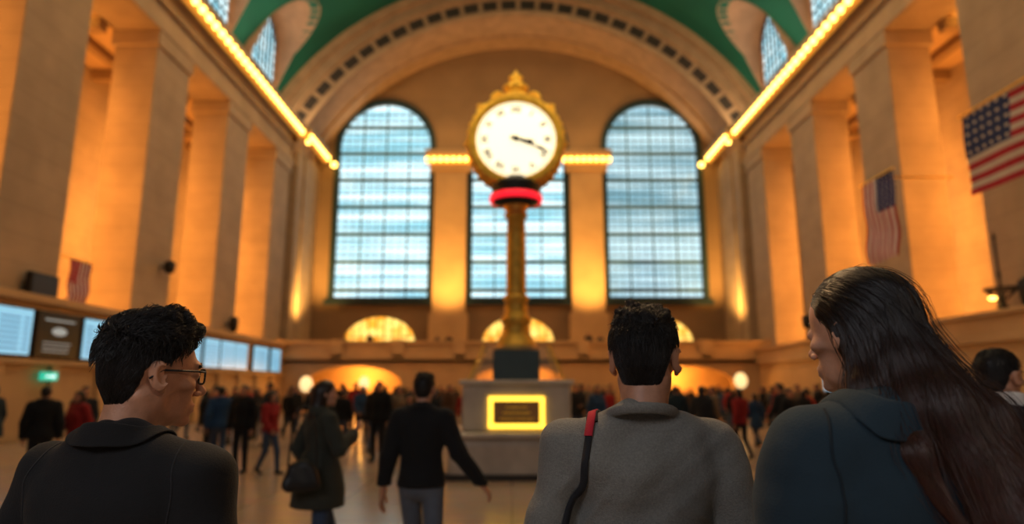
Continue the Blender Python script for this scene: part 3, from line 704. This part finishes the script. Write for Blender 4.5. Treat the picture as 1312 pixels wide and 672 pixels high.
def long_hair(path):
    def f(P):
        X,Y,Z=P
        d=ell(P,(0,-.010,.036),(.0775,.094,.082))
        yb=np.interp(Z,[-.2,-.04,-.02,.0,.02,.035,.055,.075,.098],[-.02,-.014,.000,.012,.034,.056,.074,.092,.14]).astype(np.float32)
        d=smax(d,(Y-yb)*.8,.008)
        for (a,b,ra,rb) in path: d=smin(d,cone(P,a,b,ra,rb),.028)
        return d-.0008*np.sin(X*150+Y*110+4*np.sin(Z*10))-.0028*np.sin(X*55-Y*70+2*np.sin(Z*7))*np.clip(-Z*8,0,1)
    return f
def J(arms=None,legs=None):
    j={}
    for i,sd in enumerate((-1,1)):
        j[sd]=dict(sh=(.172*sd,-.012,1.402),el=(.240*sd,-.03,1.13),wr=(.246*sd,.045,.885),hip=(.088*sd,0,.92),kn=(.10*sd,.02,.5),an=(.10*sd,-.015,.085))
        if arms and arms.get(sd): j[sd]['el'],j[sd]['wr']=arms[sd]
        if legs and legs.get(sd): j[sd]['kn'],j[sd]['an']=legs[sd]
    return j
def folds(P,amp,seed):
    X,Y,Z=P; a=seed*1.7; A=np.abs(X)
    wz=X*6+Z*4+a
    u=np.sin(13*Z+15*A+2.4*np.sin(wz)+a); v=np.sin(19*Z-16*A+2.6*np.sin(7*Z-5*X+a)+2*a)
    w=np.sin(30*Z+6*np.sin(9*X+a)+8*Y)*np.sin(8*X+3*Z+a)
    y_=np.sin(42*A+9*Z+3*np.sin(12*Z+a))
    e1=.5+.5*np.sin(4*X+6*Z+a); e2=.5+.5*np.sin(-5*X+5*Z+2.1*a)
    # crisp pulls running from the armpits across the back
    r=1-np.abs(np.sin(24*(Z-1.30)+20*(A-.14)+1.8*np.sin(9*X+a)))
    arm=np.exp(-((A-.14)/.07)**2-((Z-1.27)/.10)**2)
    return amp*(.7*e1*np.abs(u)*u+.6*e2*v*np.abs(v)+.4*w+.3*y_*e2+1.0*arm*r**3)
def top_fn(j,inf,hem,amp=0,seed=0,fem=1.,skirt=0,collar=None,belly=0):
    def f(P):
        X=P[0]/fem; Q=(X,P[1],P[2])
        d=ell(Q,(0,0,1.255),(.154,.112+belly,.205))
        d=smin(d,cone(Q,(-.100,-.025,1.356),(.100,-.025,1.356),.070,.070),.06)
        d=smin(d,ell(Q,(0,0,1.03),(.143,.105+belly,.20)),.05)
        d=smin(d,ell(Q,(0,-.012,.915),(.163,.122,.125)),.05)
        if fem<1: d=smin(d,ell((np.abs(X),P[1],P[2]),(.07,.085,1.26),(.06,.05,.06)),.04)
        A=(np.abs(X),P[1],P[2])
        d=smin(d,cone(A,(.02,-.035,1.464),(.130,-.02,1.414),.045,.045),.04)
        for sd in (-1,1):
            q=j[sd]; a=smin(cone(Q,q['sh'],q['el'],.060,.047),cone(Q,q['el'],q['wr'],.047,.033),.015)
            d=smin(d,a,.016)
        d=d-inf
        if skirt: d=smin(d,smax(ell((X,P[1],P[2]),(0,0,skirt-.05),(.24+inf,.205+inf,.62)),P[2]-1.12,.05),.05)
        if amp: d=d-folds(P,amp,seed)
        if hem is not None: d=smax(d,(hem if not skirt else skirt)-P[2],.012)
        if collar=='crew':
            X0,Y0,Z0=P; q=np.sqrt(X0**2+(Y0+.030)**2)
            zc=1.472-.26*(Y0+.03); rr=np.sqrt((q-.080)**2+((Z0-zc)*.62)**2); d=smin(d,rr-.0085,.003)
        return d
    return f
def leg_fn(j,inf,topz=1.0,amp=0,low=.10):
    def f(P):
        d=ell(P,(0,-.012,.93),(.158,.118,.13))
        for sd in(-1,1):
            q=j[sd]; a=smin(cone(P,q['hip'],q['kn'],.083,.060),cone(P,q['kn'],q['an'],.058,.042),.02); d=smin(d,a,.03)
        d=d-inf
        if amp: d=d-folds(P,amp,3)
        return smax(d,P[2]-topz,.01)
    return f
def hand_mesh(sd,curl=.35,h=.0035):
    m=-sd
    def f(P):
        d=ell(P,(0,0,-.052),(.0145,.040,.046))
        d=smin(d,cone(P,(0,0,.04),(0,0,-.02),.026,.023),.02)
        out=d
        for y,L,b in ((.031,.070,0),(.0105,.079,.05),(-.0105,.073,.1),(-.031,.057,.2)):
            a0=(0,y,-.080); c=curl+b; a1=(m*L*.45*math.sin(c*.6),y*1.08,-.080-L*.45*math.cos(c*.6)); a2=(a1[0]+m*L*.3*math.sin(c*1.4),y*1.08,a1[2]-L*.3*math.cos(c*1.4)); a3=(a2[0]+m*L*.25*math.sin(c*2.1),y*1.05,a2[2]-L*.25*math.cos(c*2.1))
            g=np.minimum(np.minimum(cone(P,a0,a1,.0095,.0088),cone(P,a1,a2,.0088,.0080)),cone(P,a2,a3,.0080,.0066)); out=smin(out,g,.004)
        t=np.minimum(cone(P,(m*.004,.024,-.025),(m*.014,.050,-.058),.0135,.0108),cone(P,(m*.014,.050,-.058),(m*.024,.056,-.088),.0105,.0085))
        return smin(out,t,.006)
    return sdf_mesh(f,(-.07,-.07,-.19),(.07,.08,.07),h)
HANDS={}
def place_hand(sd,el,wr,h,yaw=0.,curl=.35):
    key=(sd,h,curl)
    if key not in HANDS: HANDS[key]=hand_mesh(sd,curl,h)
    V,Q=HANDS[key]; d=(Vector(wr)-Vector(el)).normalized(); R=Vector((0,0,-1)).rotation_difference(d).to_matrix()@Matrix.Rotation(yaw,3,'Z')
    R=np.array(R); off=np.array(wr)+np.array(d)*.015
    return V@R.T+off,Q

SKIN=mat('skin_warm',(.50,.25,.15),.5,noise=.12,nscale=45,bump=.10,bscale=260,sss=.06)
SKIN2=mat('skin_fair',(.54,.30,.20),.48,noise=.10,nscale=45,bump=.08,bscale=260,sss=.06)
SKIN3=mat('skin_tan',(.44,.225,.14),.48,noise=.12,nscale=45,bump=.08,bscale=260,sss=.06)
LIP=mat('lips',(.42,.15,.115),.4,noise=.08,nscale=30)
HAIRB=mat('hair_black',(.012,.009,.008),.46,noise=.4,nscale=60,spec=.5)
HAIRD=mat('hair_dark_brown',(.022,.011,.007),.42,noise=.5,nscale=90,spec=.5)
def hair_long_mat():
    m=bpy.data.materials.new('hair_long_brown'); m.use_nodes=True; nt=m.node_tree; N=nt.nodes; L=nt.links; b=N['Principled BSDF']
    b.inputs['Roughness'].default_value=.38; b.inputs['Specular IOR Level'].default_value=.5
    g=N.new('ShaderNodeTexCoord'); s=N.new('ShaderNodeSeparateXYZ'); L.new(g.outputs['Object'],s.inputs[0])
    r=N.new('ShaderNodeMapRange'); r.inputs['From Min'].default_value=1.70; r.inputs['From Max'].default_value=1.36; L.new(s.outputs['Z'],r.inputs['Value'])
    c=N.new('ShaderNodeValToRGB'); c.color_ramp.elements[0].color=(.013,.007,.006,1); c.color_ramp.elements[1].color=(.10,.033,.017,1); L.new(r.outputs['Result'],c.inputs['Fac'])
    n=N.new('ShaderNodeTexNoise'); n.inputs['Scale'].default_value=80; L.new(g.outputs['Object'],n.inputs['Vector'])
    mx=N.new('ShaderNodeMixRGB'); mx.blend_type='MULTIPLY'; mx.inputs[0].default_value=.5; L.new(c.outputs['Color'],mx.inputs[1]); L.new(n.outputs['Color'],mx.inputs[2]); L.new(mx.outputs[0],b.inputs['Base Color'])
    return m
HAIRL=hair_long_mat()
EYEW=mat('eye_white',(.7,.66,.62),.2,noise=.03); EYED=mat('iris_dark',(.03,.015,.01),.1,noise=.1)
def cloth(name,c,rough=.85,noise=.08,nscale=14,bump=.25,bscale=350,sheen=.06): return mat(name,c,rough,noise=noise,nscale=nscale,bump=bump,bscale=bscale,sheen=sheen,spec=.3)
C_BLK=cloth('black_cotton',(.0105,.0105,.012)); C_GREY=cloth('grey_sweatshirt',(.20,.196,.180),nscale=200,noise=.15,bump=.5); C_NAVY=cloth('navy_wool',(.017,.036,.053)); C_SEAMN=cloth('navy_thread',(.010,.020,.030)); C_SUIT=cloth('dark_suit_wool',(.009,.011,.017))
C_OLV=cloth('olive_coat',(.045,.048,.037)); C_RED=cloth('red_jacket',(.30,.020,.020)); C_BLU=cloth('blue_jacket',(.025,.07,.16)); C_JEAN=cloth('denim',(.055,.085,.15)); C_JEAN2=cloth('grey_denim',(.12,.14,.18))
C_CHAR=cloth('charcoal',(.025,.025,.028)); C_BRN=cloth('brown_coat',(.08,.045,.028)); C_BGE=cloth('beige_coat',(.19,.14,.095)); C_DKT=cloth('dark_trousers',(.018,.018,.022)); C_WHT=cloth('white_shirt',(.75,.73,.70)); SHOE=mat('shoe_leather',(.015,.012,.01),.4,noise=.2,nscale=20)

def build_person(label,pos,yaw,H=1.76,hyaw=0.,hpitch=0.,arms=None,legs=None,fem=False,hair='short',path=None,top=C_BLK,bottom=C_DKT,skin=SKIN,hairm=HAIRB,
                 collar=None,skirt=0,hem=.86,amp=.003,inf=.014,h_top=.02,h_head=.009,h_body=.025,strands=0,hf=(0,.02,1.620),seed=0,near=False,glasses=False,topname='jacket',belly=0.,hands_h=.006,extra=None,col=None):
    s=H/1.76; root=empty('person',pos,yaw); j=J(arms,legs); fm=.92 if fem else 1.
    hfn=head_fn(fem); R=np.array(Matrix.Rotation(hyaw,3,'Z')@Matrix.Rotation(hpitch,3,'X')); HO=np.array(hf)
    def toroot(V): return (V@R.T+HO)*s
    V,Q=sdf_mesh(hfn,(-.10,-.13,-.20),(.10,.14,.135),h_head)
    ce=V[Q].mean(1)/(.96 if fem else 1.); lip=(ce[:,1]>.0870)&(ce[:,2]<-.0600)&(ce[:,2]>-.0820)&(np.abs(ce[:,0])<.0175-.9*np.abs(ce[:,2]+.071))
    parts=[(toroot(V),Q)]; mi=[lip.astype(int)]
    tf=top_fn(j,-.012,None,fem=fm); lf=leg_fn(j,-.008,1.1)
    V,Q=sdf_mesh(lambda P:np.minimum(tf(P),lf(P)),(-.62,-.45,0.02),(.62,.5,1.56),h_body); parts.append((V*s,Q)); mi.append(np.zeros(len(Q),int))
    for sd in(-1,1):
        wr=(j[sd]['wr'][0]*fm,*j[sd]['wr'][1:]); el=(j[sd]['el'][0]*fm,*j[sd]['el'][1:])
        V,Q=place_hand(sd,el,wr,hands_h); parts.append((V*s,Q)); mi.append(np.zeros(len(Q),int))
    V,Q=joinm(parts); new_mesh_obj('body',V,Q,[skin,LIP],True,np.concatenate(mi),root)
    ft=top_fn(j,inf,hem,amp,seed,fm,skirt,collar,belly)
    lo_z=(skirt if skirt else hem)-.03 if hem else .8
    mn=min(j[-1]['wr'][2],j[1]['wr'][2],j[-1]['el'][2])-.07
    if near:
        V,Q=sdf_mesh(ft,(-.36,-.29,min(mn,lo_z)),(.36,.29,1.60),h_top)
    else: V,Q=sdf_mesh(ft,(-.62,-.45,min(mn,lo_z)),(.62,.5,1.60),h_top)
    new_mesh_obj(topname,V*s,Q,[top],True,parent=root)
    if col is not None:
        kw=dict(c=(0,-.030),rn=.072,zt=1.500,tilt=.035,width=.045); kw.update(col); add_collar(root,s,ft,top,**kw)
    V,Q=sdf_mesh(leg_fn(j,.006,1.0,.002),(-.3,-.5,.0),(.3,.6,1.05),max(.014,h_body*.7)); new_mesh_obj('trousers',V*s,Q,[bottom],True,parent=root)
    for sd in (-1,1):
        a=np.array(j[sd]['an']); up=a[2]-.085; heel=(a[0],a[1]-.03,a[2]-.035); toe=(a[0]+.015*sd,a[1]+.15,max(.04,a[2]-.045-up*1.0))
        g=lambda P:smax(smin(cone(P,heel,toe,.043,.036),cone(P,a,(a[0],a[1],a[2]-.03),.045,.045),.03),.001-P[2],.004)
        V,Q=sdf_mesh(g,(a[0]-.09,a[1]-.13,-.02),(a[0]+.09,a[1]+.23,a[2]+.08),.012); new_mesh_obj('shoe',V*s,Q,[SHOE],True,parent=root)
    hb=long_hair(path) if hair=='long' else short_hair(hair,seed if strands else 0)
    hh=h_head*(1.0 if not near else 1.1)
    V,Q=sdf_mesh(hb,(-.24,-.34,-.54 if hair=='long' and near else (-.36 if hair=='long' else -.13)),(.2,.15,.17),hh); hp=[(toroot(V),Q)]
    if strands:
        ok=V[hfn(A3(V))>.001]
        def starts(n):
            p=ok[rng.integers(0,len(ok),n)]+rng.normal(0,hh*1.2,(n,3)); 
            for _ in range(2): p=p-(hb(A3(p))+.0006)[:,None]*grad(hb,p)
            return p
        if hair=='long':
            def flow(p):
                t=np.clip((p[:,2:3]+.02)/.10,0,1); a=np.concatenate([np.sign(p[:,0:1])*.35,-np.ones((len(p),1)),-.35+0*p[:,0:1]],1); b=np.tile(np.array([[0.,-.24,-1.]]),(len(p),1)); return t*a+(1-t)*b
            S=grow(hb,starts(strands),flow,22,.012,.0006,.004,.045)
            vq=tubes(S,.0009,.0005); hp.append((toroot(vq[0]),vq[1]))
            S=grow(hb,starts(420),flow,24,.012,.002,.07,.20); vq=tubes(S,.0006,.0002); hp.append((toroot(vq[0]),vq[1]))
        else:
            def flow(p):
                t=np.clip((p[:,2:3]-.050)/.04,0,1); z0=0*p[:,0:1]
                sw=np.sin(p[:,0:1]*45+p[:,1:2]*30)
                a=np.concatenate([sw*.6+.2,z0+.9,z0+.25],1); b=np.concatenate([z0,z0-.45,z0-1.],1); return t*a+(1-t)*b
            st=starts(strands); topm=(st[:,2]>.055+rng.normal(0,.012,len(st))); A_=st[topm]; B_=st[~topm]
            S=grow(hb,A_,flow,8,.0045,.0008,.42 if hair=='quiff' else .30,.42); vq=tubes(S,.0009,.0003); hp.append((toroot(vq[0]),vq[1]))
            S=grow(hb,B_,flow,6,.0035,.0004,.07,.20); vq=tubes(S,.0007,.0003); hp.append((toroot(vq[0]),vq[1]))
    V,Q=joinm(hp); new_mesh_obj('hair',V,Q,[hairm],True,parent=root)
    if near or h_head<.007:
        k_=.96 if fem else 1.
        for sd in (-1,1):
            V,F=lathe([(.0128*math.cos(a)+1e-4,.0128*math.sin(a)) for a in np.linspace(-math.pi/2,math.pi/2,12)],20,(0,0,0),'y')
            V=np.array(V); V2=(V+np.array((sd*.031,.0780,.0)))*k_; F=np.array(F); mi=(V[F].mean(1)[:,1]>.0108).astype(int)
            o=new_mesh_obj('eye',toroot(V2),F,[EYEW,EYED],True,mi,root); fixn(o)
            V,Q=ribbon(hfn,[(sd*.014,.092,.019),(sd*.030,.092,.025),(sd*.047,.08,.019)],.0075 if not fem else .005,.0008,14,.001); new_mesh_obj('eyebrow',toroot(V),Q,[hairm],True,parent=root)
    if glasses:
        mb=MB()
        def bar(a,b,r=.0016):
            a=Vector(a);b=Vector(b); d=(b-a).normalized(); u=d.orthogonal().normalized(); v=d.cross(u)
            c=[u*r+v*r,u*-r+v*r,u*-r-v*r,u*r-v*r]; mb.add([a+k for k in c]+[b+k for k in c],BF)
        for sd in(-1,1):
            pr=[]
            for i in range(20):
                t=2*math.pi*i/20; ex=abs(math.cos(t))**.5*math.copysign(1,math.cos(t)); ez=abs(math.sin(t))**.5*math.copysign(1,math.sin(t))
                pr.append((sd*.032+ex*.022,.101-abs(sd*.032+ex*.022)*.14,-.003+ez*.0155))
            for i in range(20): bar(pr[i],pr[(i+1)%20],.0016)
            bar((sd*.054,.0935,.007),(sd*.074,.070,.007),.0017); bar((sd*.074,.070,.007),(sd*.081,-.005,.006),.0015); bar((sd*.081,-.005,.006),(sd*.080,-.03,-.012),.0014)
        bar((-.010,.101,.002),(.010,.101,.002),.0015)
        V=toroot(np.array([tuple(v) for v in mb.V])); new_mesh_obj('glasses',V,np.array(mb.F),[BLACK],parent=root)
    if extra: extra(root,s,ft,toroot,hfn)
    tag(root,label,"person"); return root
def seams(root,s,ft,m,lst):
    for pts,w,off,n in lst:
        V,Q=ribbon(ft,pts,w,off,n,.0012); new_mesh_obj('seam',V*s,Q,[m],True,parent=root)

def exA(root,s,ft,tr,hf):
    seams(root,s,ft,C_CHAR,[([(-.145,-.03,1.46),(-.165,-.08,1.40),(-.17,-.11,1.32)],.003,.0003,24),([(.145,-.03,1.46),(.165,-.08,1.40),(.17,-.11,1.32)],.003,.0003,24)])
build_person("person in black jacket and thin black glasses with head turned",(-.785,1.42,0),math.radians(-12),1.762,math.radians(-30),math.radians(-2),hair='quiff',col=dict(width=.026,zt=1.494,rn=.066,drop=.9),top=C_BLK,amp=.0070,inf=.009,h_top=.006,h_head=.0024,strands=9000,near=True,glasses=True,extra=exA,hf=(.0,.03,1.607),seed=1)
print('A',time.time()-T0)
BAG={}
def exB(root,s,ft,tr,hf):
    BAG['f']=ft; BAG['s']=s; BAG['m']=(root.location.copy(),root.rotation_euler.z)
build_person("person in grey sweatshirt with short black hair, facing away",(.315,1.68,0),math.radians(-4),1.808,math.radians(-17),0,hair='crop',collar='crew',top=C_GREY,amp=.0085,inf=.005,h_top=.0055,h_head=.0026,strands=9000,near=True,extra=exB,skin=SKIN3,hf=(.02,.025,1.608),seed=2,topname='sweatshirt')
f=BAG['f'];s=BAG['s']; root=empty('shoulder_bag',BAG['m'][0],BAG['m'][1])
C_STR=cloth('strap_webbing',(.02,.02,.024)); C_STRR=cloth('red_strap',(.42,.02,.04))
V,Q=ribbon(f,[(-.095,.07,1.42),(-.105,.0,1.48),(-.113,-.06,1.45)],.026,.004,30); new_mesh_obj('strap',V*s,Q,[C_STR],True,parent=root)
V,Q=ribbon(f,[(-.105,.0,1.48),(-.112,-.05,1.46),(-.124,-.08,1.425)],.019,.007,24); new_mesh_obj('strap_pad',V*s,Q,[C_STRR],True,parent=root)
V,Q=ribbon(f,[(-.122,-.075,1.435),(-.142,-.12,1.36),(-.158,-.12,1.29),(-.185,-.09,1.18),(-.2,-.07,1.0)],.016,.004,40); new_mesh_obj('strap',V*s,Q,[C_STR],True,parent=root)
V,Q=sdf_mesh(lambda P:ell(P,(-.12,-.20,.93),(.15,.05,.12)),(-.3,-.3,.78),(.1,-.08,1.1),.01); new_mesh_obj('bag_body',V*s,Q,[C_STR],True,parent=root)
tag(root,"dark shoulder bag with a red strap pad worn over grey sweatshirt","bag")
print('B',time.time()-T0)
def exC(root,s,ft,tr,hf):
    seams(root,s,ft,C_SEAMN,[([(-.15,-.03,1.45),(-.17,-.06,1.41),(-.178,-.10,1.33),(-.18,-.10,1.24)],.004,.0005,30),([(.15,-.03,1.45),(.17,-.06,1.41),(.178,-.10,1.33),(.18,-.10,1.24)],.004,.0005,30)])
pathC=[((0,-.035,.0),(-.028,-.125,-.15),.069,.058),((-.028,-.125,-.15),(-.015,-.215,-.32),.058,.052),((-.015,-.215,-.32),(.01,-.240,-.49),.052,.042),
       ((-.052,-.020,-.01),(-.076,-.050,-.11),.022,.024),((-.076,-.050,-.11),(-.105,-.125,-.21),.024,.018),((-.105,-.125,-.21),(-.100,-.175,-.31),.018,.010),
       ((.01,-.06,-.05),(.036,-.150,-.17),.054,.048),((.036,-.150,-.17),(.062,-.220,-.34),.048,.046),((.062,-.220,-.34),(.075,-.245,-.50),.046,.034)]
build_person("person with long dark brown hair in navy coat, head turned",(.668,1.22,0),math.radians(12),1.825,math.radians(17),math.radians(-3),fem=True,hair='long',path=pathC,col=dict(width=.040,zt=1.486,rn=.064,tilt=.025,drop=.9,gap=.7),top=C_NAVY,bottom=C_DKT,skin=SKIN2,hairm=HAIRL,amp=.0070,inf=.030,h_top=.006,h_head=.0026,strands=12500,near=True,extra=exC,hf=(.01,.050,1.625),seed=5,topname='coat',skirt=.62)
print('C',time.time()-T0)
def exD(root,s,ft,tr,hf):
    g=lambda P:np.maximum(np.abs(np.sqrt(P[0]**2+(P[1]+.02)**2)-.066)-.004,np.abs(P[2]-1.513+.25*(P[1]+.02))-.028)
    V,Q=sdf_mesh(g,(-.1,-.12,1.44),(.1,.08,1.60),.004); new_mesh_obj('shirt_collar',V*s,Q,[C_WHT],True,parent=root)
build_person("person in dark suit with white shirt collar",(2.12,2.92,0),math.radians(-20),1.765,math.radians(-48),0,hair='short',col=dict(width=.04,zt=1.480,rn=.076),top=C_SUIT,amp=.004,inf=.014,h_top=.010,h_head=.004,strands=1500,extra=exD,seed=8,topname='suit_jacket')
build_person("person in black sweater and grey jeans walking away",(-.66,5.05,0),math.radians(-6),1.70,0,0,hair='crop',collar='crew',top=C_BLK,bottom=C_JEAN2,amp=.006,inf=.020,hem=.90,h_top=.012,h_head=.005,strands=1200,hands_h=.004,
    arms={-1:((-.25,-.04,1.12),(-.300,.02,.86)),1:((.28,.0,1.15),(.44,.10,.92))},legs={-1:((-.09,.16,.50),(-.09,.10,.10)),1:((.10,.0,.50),(.10,-.26,.17))},seed=4,topname='sweater')
build_person("person in olive coat and jeans walking, one hand raised",(-1.56,5.6,0),math.radians(-50),1.66,math.radians(-18),0,fem=True,hair='long',path=[((0,-.04,.0),(0,-.06,-.14),.078,.072),((0,-.06,-.14),(0,-.11,-.30),.072,.045)],col=dict(width=.06),top=C_OLV,bottom=C_JEAN,skirt=.68,amp=.007,inf=.02,h_top=.013,h_head=.005,hands_h=.004,
    arms={-1:((-.26,-.10,1.15),(-.25,.02,.92)),1:((.25,.06,1.16),(.13,.24,1.27))},legs={-1:((-.09,.14,.50),(-.09,.16,.09)),1:((.10,-.02,.50),(.10,-.24,.16))},seed=6,topname='coat',hairm=HAIRD,skin=SKIN2)
root=empty('handbag',(-1.60,5.26,.80),math.radians(-70))
def rb(P):
    w=.145-.05*np.maximum(P[2]-.04,0)/.20-.25*np.maximum(.05-P[2],0)
    return smax(smax(np.abs(P[1])-w,np.abs(P[0])-(.06-.12*np.maximum(P[2]-.08,0)),.05),np.abs(P[2]-.12)-.12+.35*P[1]**2*8*(P[2]>.12),.06)-.003*np.sin(P[1]*50+P[2]*30)
V,Q=sdf_mesh(rb,(-.12,-.24,-.05),(.12,.24,.3),.008); new_mesh_obj('bag_body',V,Q,[BLACK],True,parent=root)
pts=np.array([[(.0,.10*math.cos(a),.18+.46*math.sin(a)) for a in np.linspace(0,math.pi,24)]]); V,Q=tubes(pts,.009,.009); new_mesh_obj('strap',V,Q,[BLACK],True,parent=root)
tag(root,"black leather handbag carried at the hip","bag")
print('EF',time.time()-T0)

# --- crowd
walk1=dict(arms={-1:((-.23,.04,1.14),(-.22,.20,.93)),1:((.23,-.10,1.14),(.24,-.06,.88))},legs={-1:((-.09,.0,.50),(-.09,-.27,.16)),1:((.09,.17,.50),(.09,.18,.09))})
walk2=dict(arms={-1:((-.23,-.10,1.14),(-.24,-.05,.88)),1:((.23,.05,1.14),(.20,.22,.96))},legs={-1:((-.09,.16,.50),(-.09,.20,.09)),1:((.09,0,.50),(.09,-.22,.14))})
talk=dict(arms={-1:((-.23,.02,1.14),(-.10,.20,1.12)),1:((.23,-.02,1.13),(.24,.08,.88))})
LP=[((0,-.045,.0),(0,-.05,-.14),.076,.07),((0,-.05,-.14),(0,-.07,-.24),.07,.045)]
V0=[dict(hair='short',top=C_BLK,col={},inf=.035,seed=1),
    dict(hair='crop',top=C_CHAR,collar='crew',inf=.02,seed=2,**walk1),
    dict(hair='short',top=C_BLU,col={},inf=.03,seed=3,**walk2),
    dict(hair='long',path=LP,fem=True,top=C_RED,inf=.03,seed=4,bottom=C_JEAN,**walk2),
    dict(hair='long',path=LP,fem=True,top=C_BRN,inf=.025,skirt=.6,seed=5,**walk1),
    dict(hair='short',top=C_BLK,inf=.025,skirt=.65,seed=6),
    dict(hair='crop',top=C_BLK,col={},inf=.03,seed=7,**talk),
    dict(hair='long',path=LP,fem=True,top=C_BLK,col={},inf=.03,seed=9,**talk)]
VAR=[]
def parts_of(r): return list(r.children)
TOPS=[(C_BLK,'black'),(C_CHAR,'charcoal'),(C_NAVY,'navy'),(C_BLK,'black'),(C_BRN,'brown'),(C_OLV,'olive'),(C_BLU,'blue'),(C_RED,'red'),(C_BGE,'beige'),(C_DKT,'black')]
BOTS=[(C_DKT,'dark trousers'),(C_JEAN,'blue jeans'),(C_JEAN2,'grey jeans'),(C_DKT,'dark trousers')]
KEY=[(-7.3,10.6,0,0,0,30),(-7.4,11.6,3,7,0,160),(-8.2,13.0,1,1,0,-150),(-10.4,13.6,5,2,0,80),(-5.75,13.4,2,6,1,20),(-5.1,12.9,0,0,0,170),(-4.5,12.7,3,7,1,-120),
     (5.1,15.2,3,7,0,20),(5.9,14.4,5,0,0,-150),(6.2,15.6,1,1,0,30),(7.0,15.0,4,4,0,-60),(-2.9,14.8,0,0,0,170),(-3.3,16.5,1,3,1,0),(4.1,16.8,2,2,0,-20),(-1.55,12.5,5,0,0,12),(-2.05,13.6,4,1,0,-170),
     (3.3,15.2,6,0,0,40),(-3.9,14.2,4,9,0,60),(7.9,16.4,7,0,0,10),(-6.6,15.0,6,0,0,200),(-8.9,15.6,7,2,1,30),(3.9,13.9,7,1,0,-30)]
pts=[(k[0],k[1]) for k in KEY]; crowd=list(KEY); tries=0
while len(crowd)<175 and tries<30000:
    tries+=1; y=17+23.5*random.random()**.9; x=random.uniform(-.50,.50)*y
    if abs(x)>13.3: continue
    if y<20 and abs(x)<1.6: continue
    if any((x-a)**2+(y-b)**2<.38 for a,b in pts+[(-11.6,38),(12.9,38),(2.2,26)]): continue
    pts.append((x,y)); crowd.append((x,y,random.randrange(8),random.choice([0,1,2,3,3,4,5,6,7,8,9,0,1,6,7,4,8,9]),random.randrange(4),random.uniform(-180,180)))
for (x,d) in ((-4.9,43.6),(-4.15,43.8),(5.0,43.6),(5.8,43.7),(-9.3,43.6),(-11,43.7)): crowd.append((x,d,random.choice([0,1,5]),random.choice([0,1,2]),0,random.choice([180,170,0])))
for i,(x,y,v,ti,bi,yw) in enumerate(crowd):
    z=3.4 if y>43 else 0
    tm,tn_=TOPS[ti]; bm_,bn=BOTS[bi]
    src=next((q for q in VAR if q[0]==v),None)
    lab=f"person in {tn_} {'long coat' if V0[v].get('skirt') else 'jacket'} and {bn}, {'walking' if 'legs' in V0[v] else 'standing'}"+(" on balcony" if z else "")
    if src is None:
        kw=dict(V0[v]); r=build_person(lab,(x,y,z),math.radians(yw),1.54 if kw.get('fem') else 1.62,h_top=.022,h_head=.010,h_body=.03,hands_h=.007,**kw)
        VAR.append((v,r,parts_of(r)))
    else:
        r=src[1].copy(); r.location=(x,y,z); r.rotation_euler=(0,0,math.radians(yw)); sc=random.uniform(.92,1.08); r.scale=(sc*random.uniform(.96,1.08),sc*random.uniform(.96,1.08),sc); r["label"]=lab; link(r)
        for c in src[2]:
            cc=c.copy(); cc.parent=r; link(cc)
    for c in r.children:
        nm=c.name.split('.')[0]
        for key,mm in (('jacket',tm),('collar',tm),('trousers',bm_)):
            if nm==key: c.material_slots[0].link='OBJECT'; c.material_slots[0].material=mm
    r["group"]="crowd in the concourse"
print('CROWD',len(crowd),time.time()-T0)

# ------------------------------------------------------------ camera
cam=bpy.data.cameras.new('camera'); co=link(bpy.data.objects.new('camera',cam)); scene.camera=co
co.location=(0,0,1.58); co.rotation_euler=(math.radians(90+10.7),0,0); cam.lens=850/1312*36; cam.sensor_width=36; cam.clip_end=200
cam.dof.use_dof=True; cam.dof.focus_distance=1.45; cam.dof.aperture_fstop=1.7
scene.view_settings.view_transform='Standard'
scene.view_settings.look='None'
scene.view_settings.gamma=.90
scene.view_settings.exposure=.22
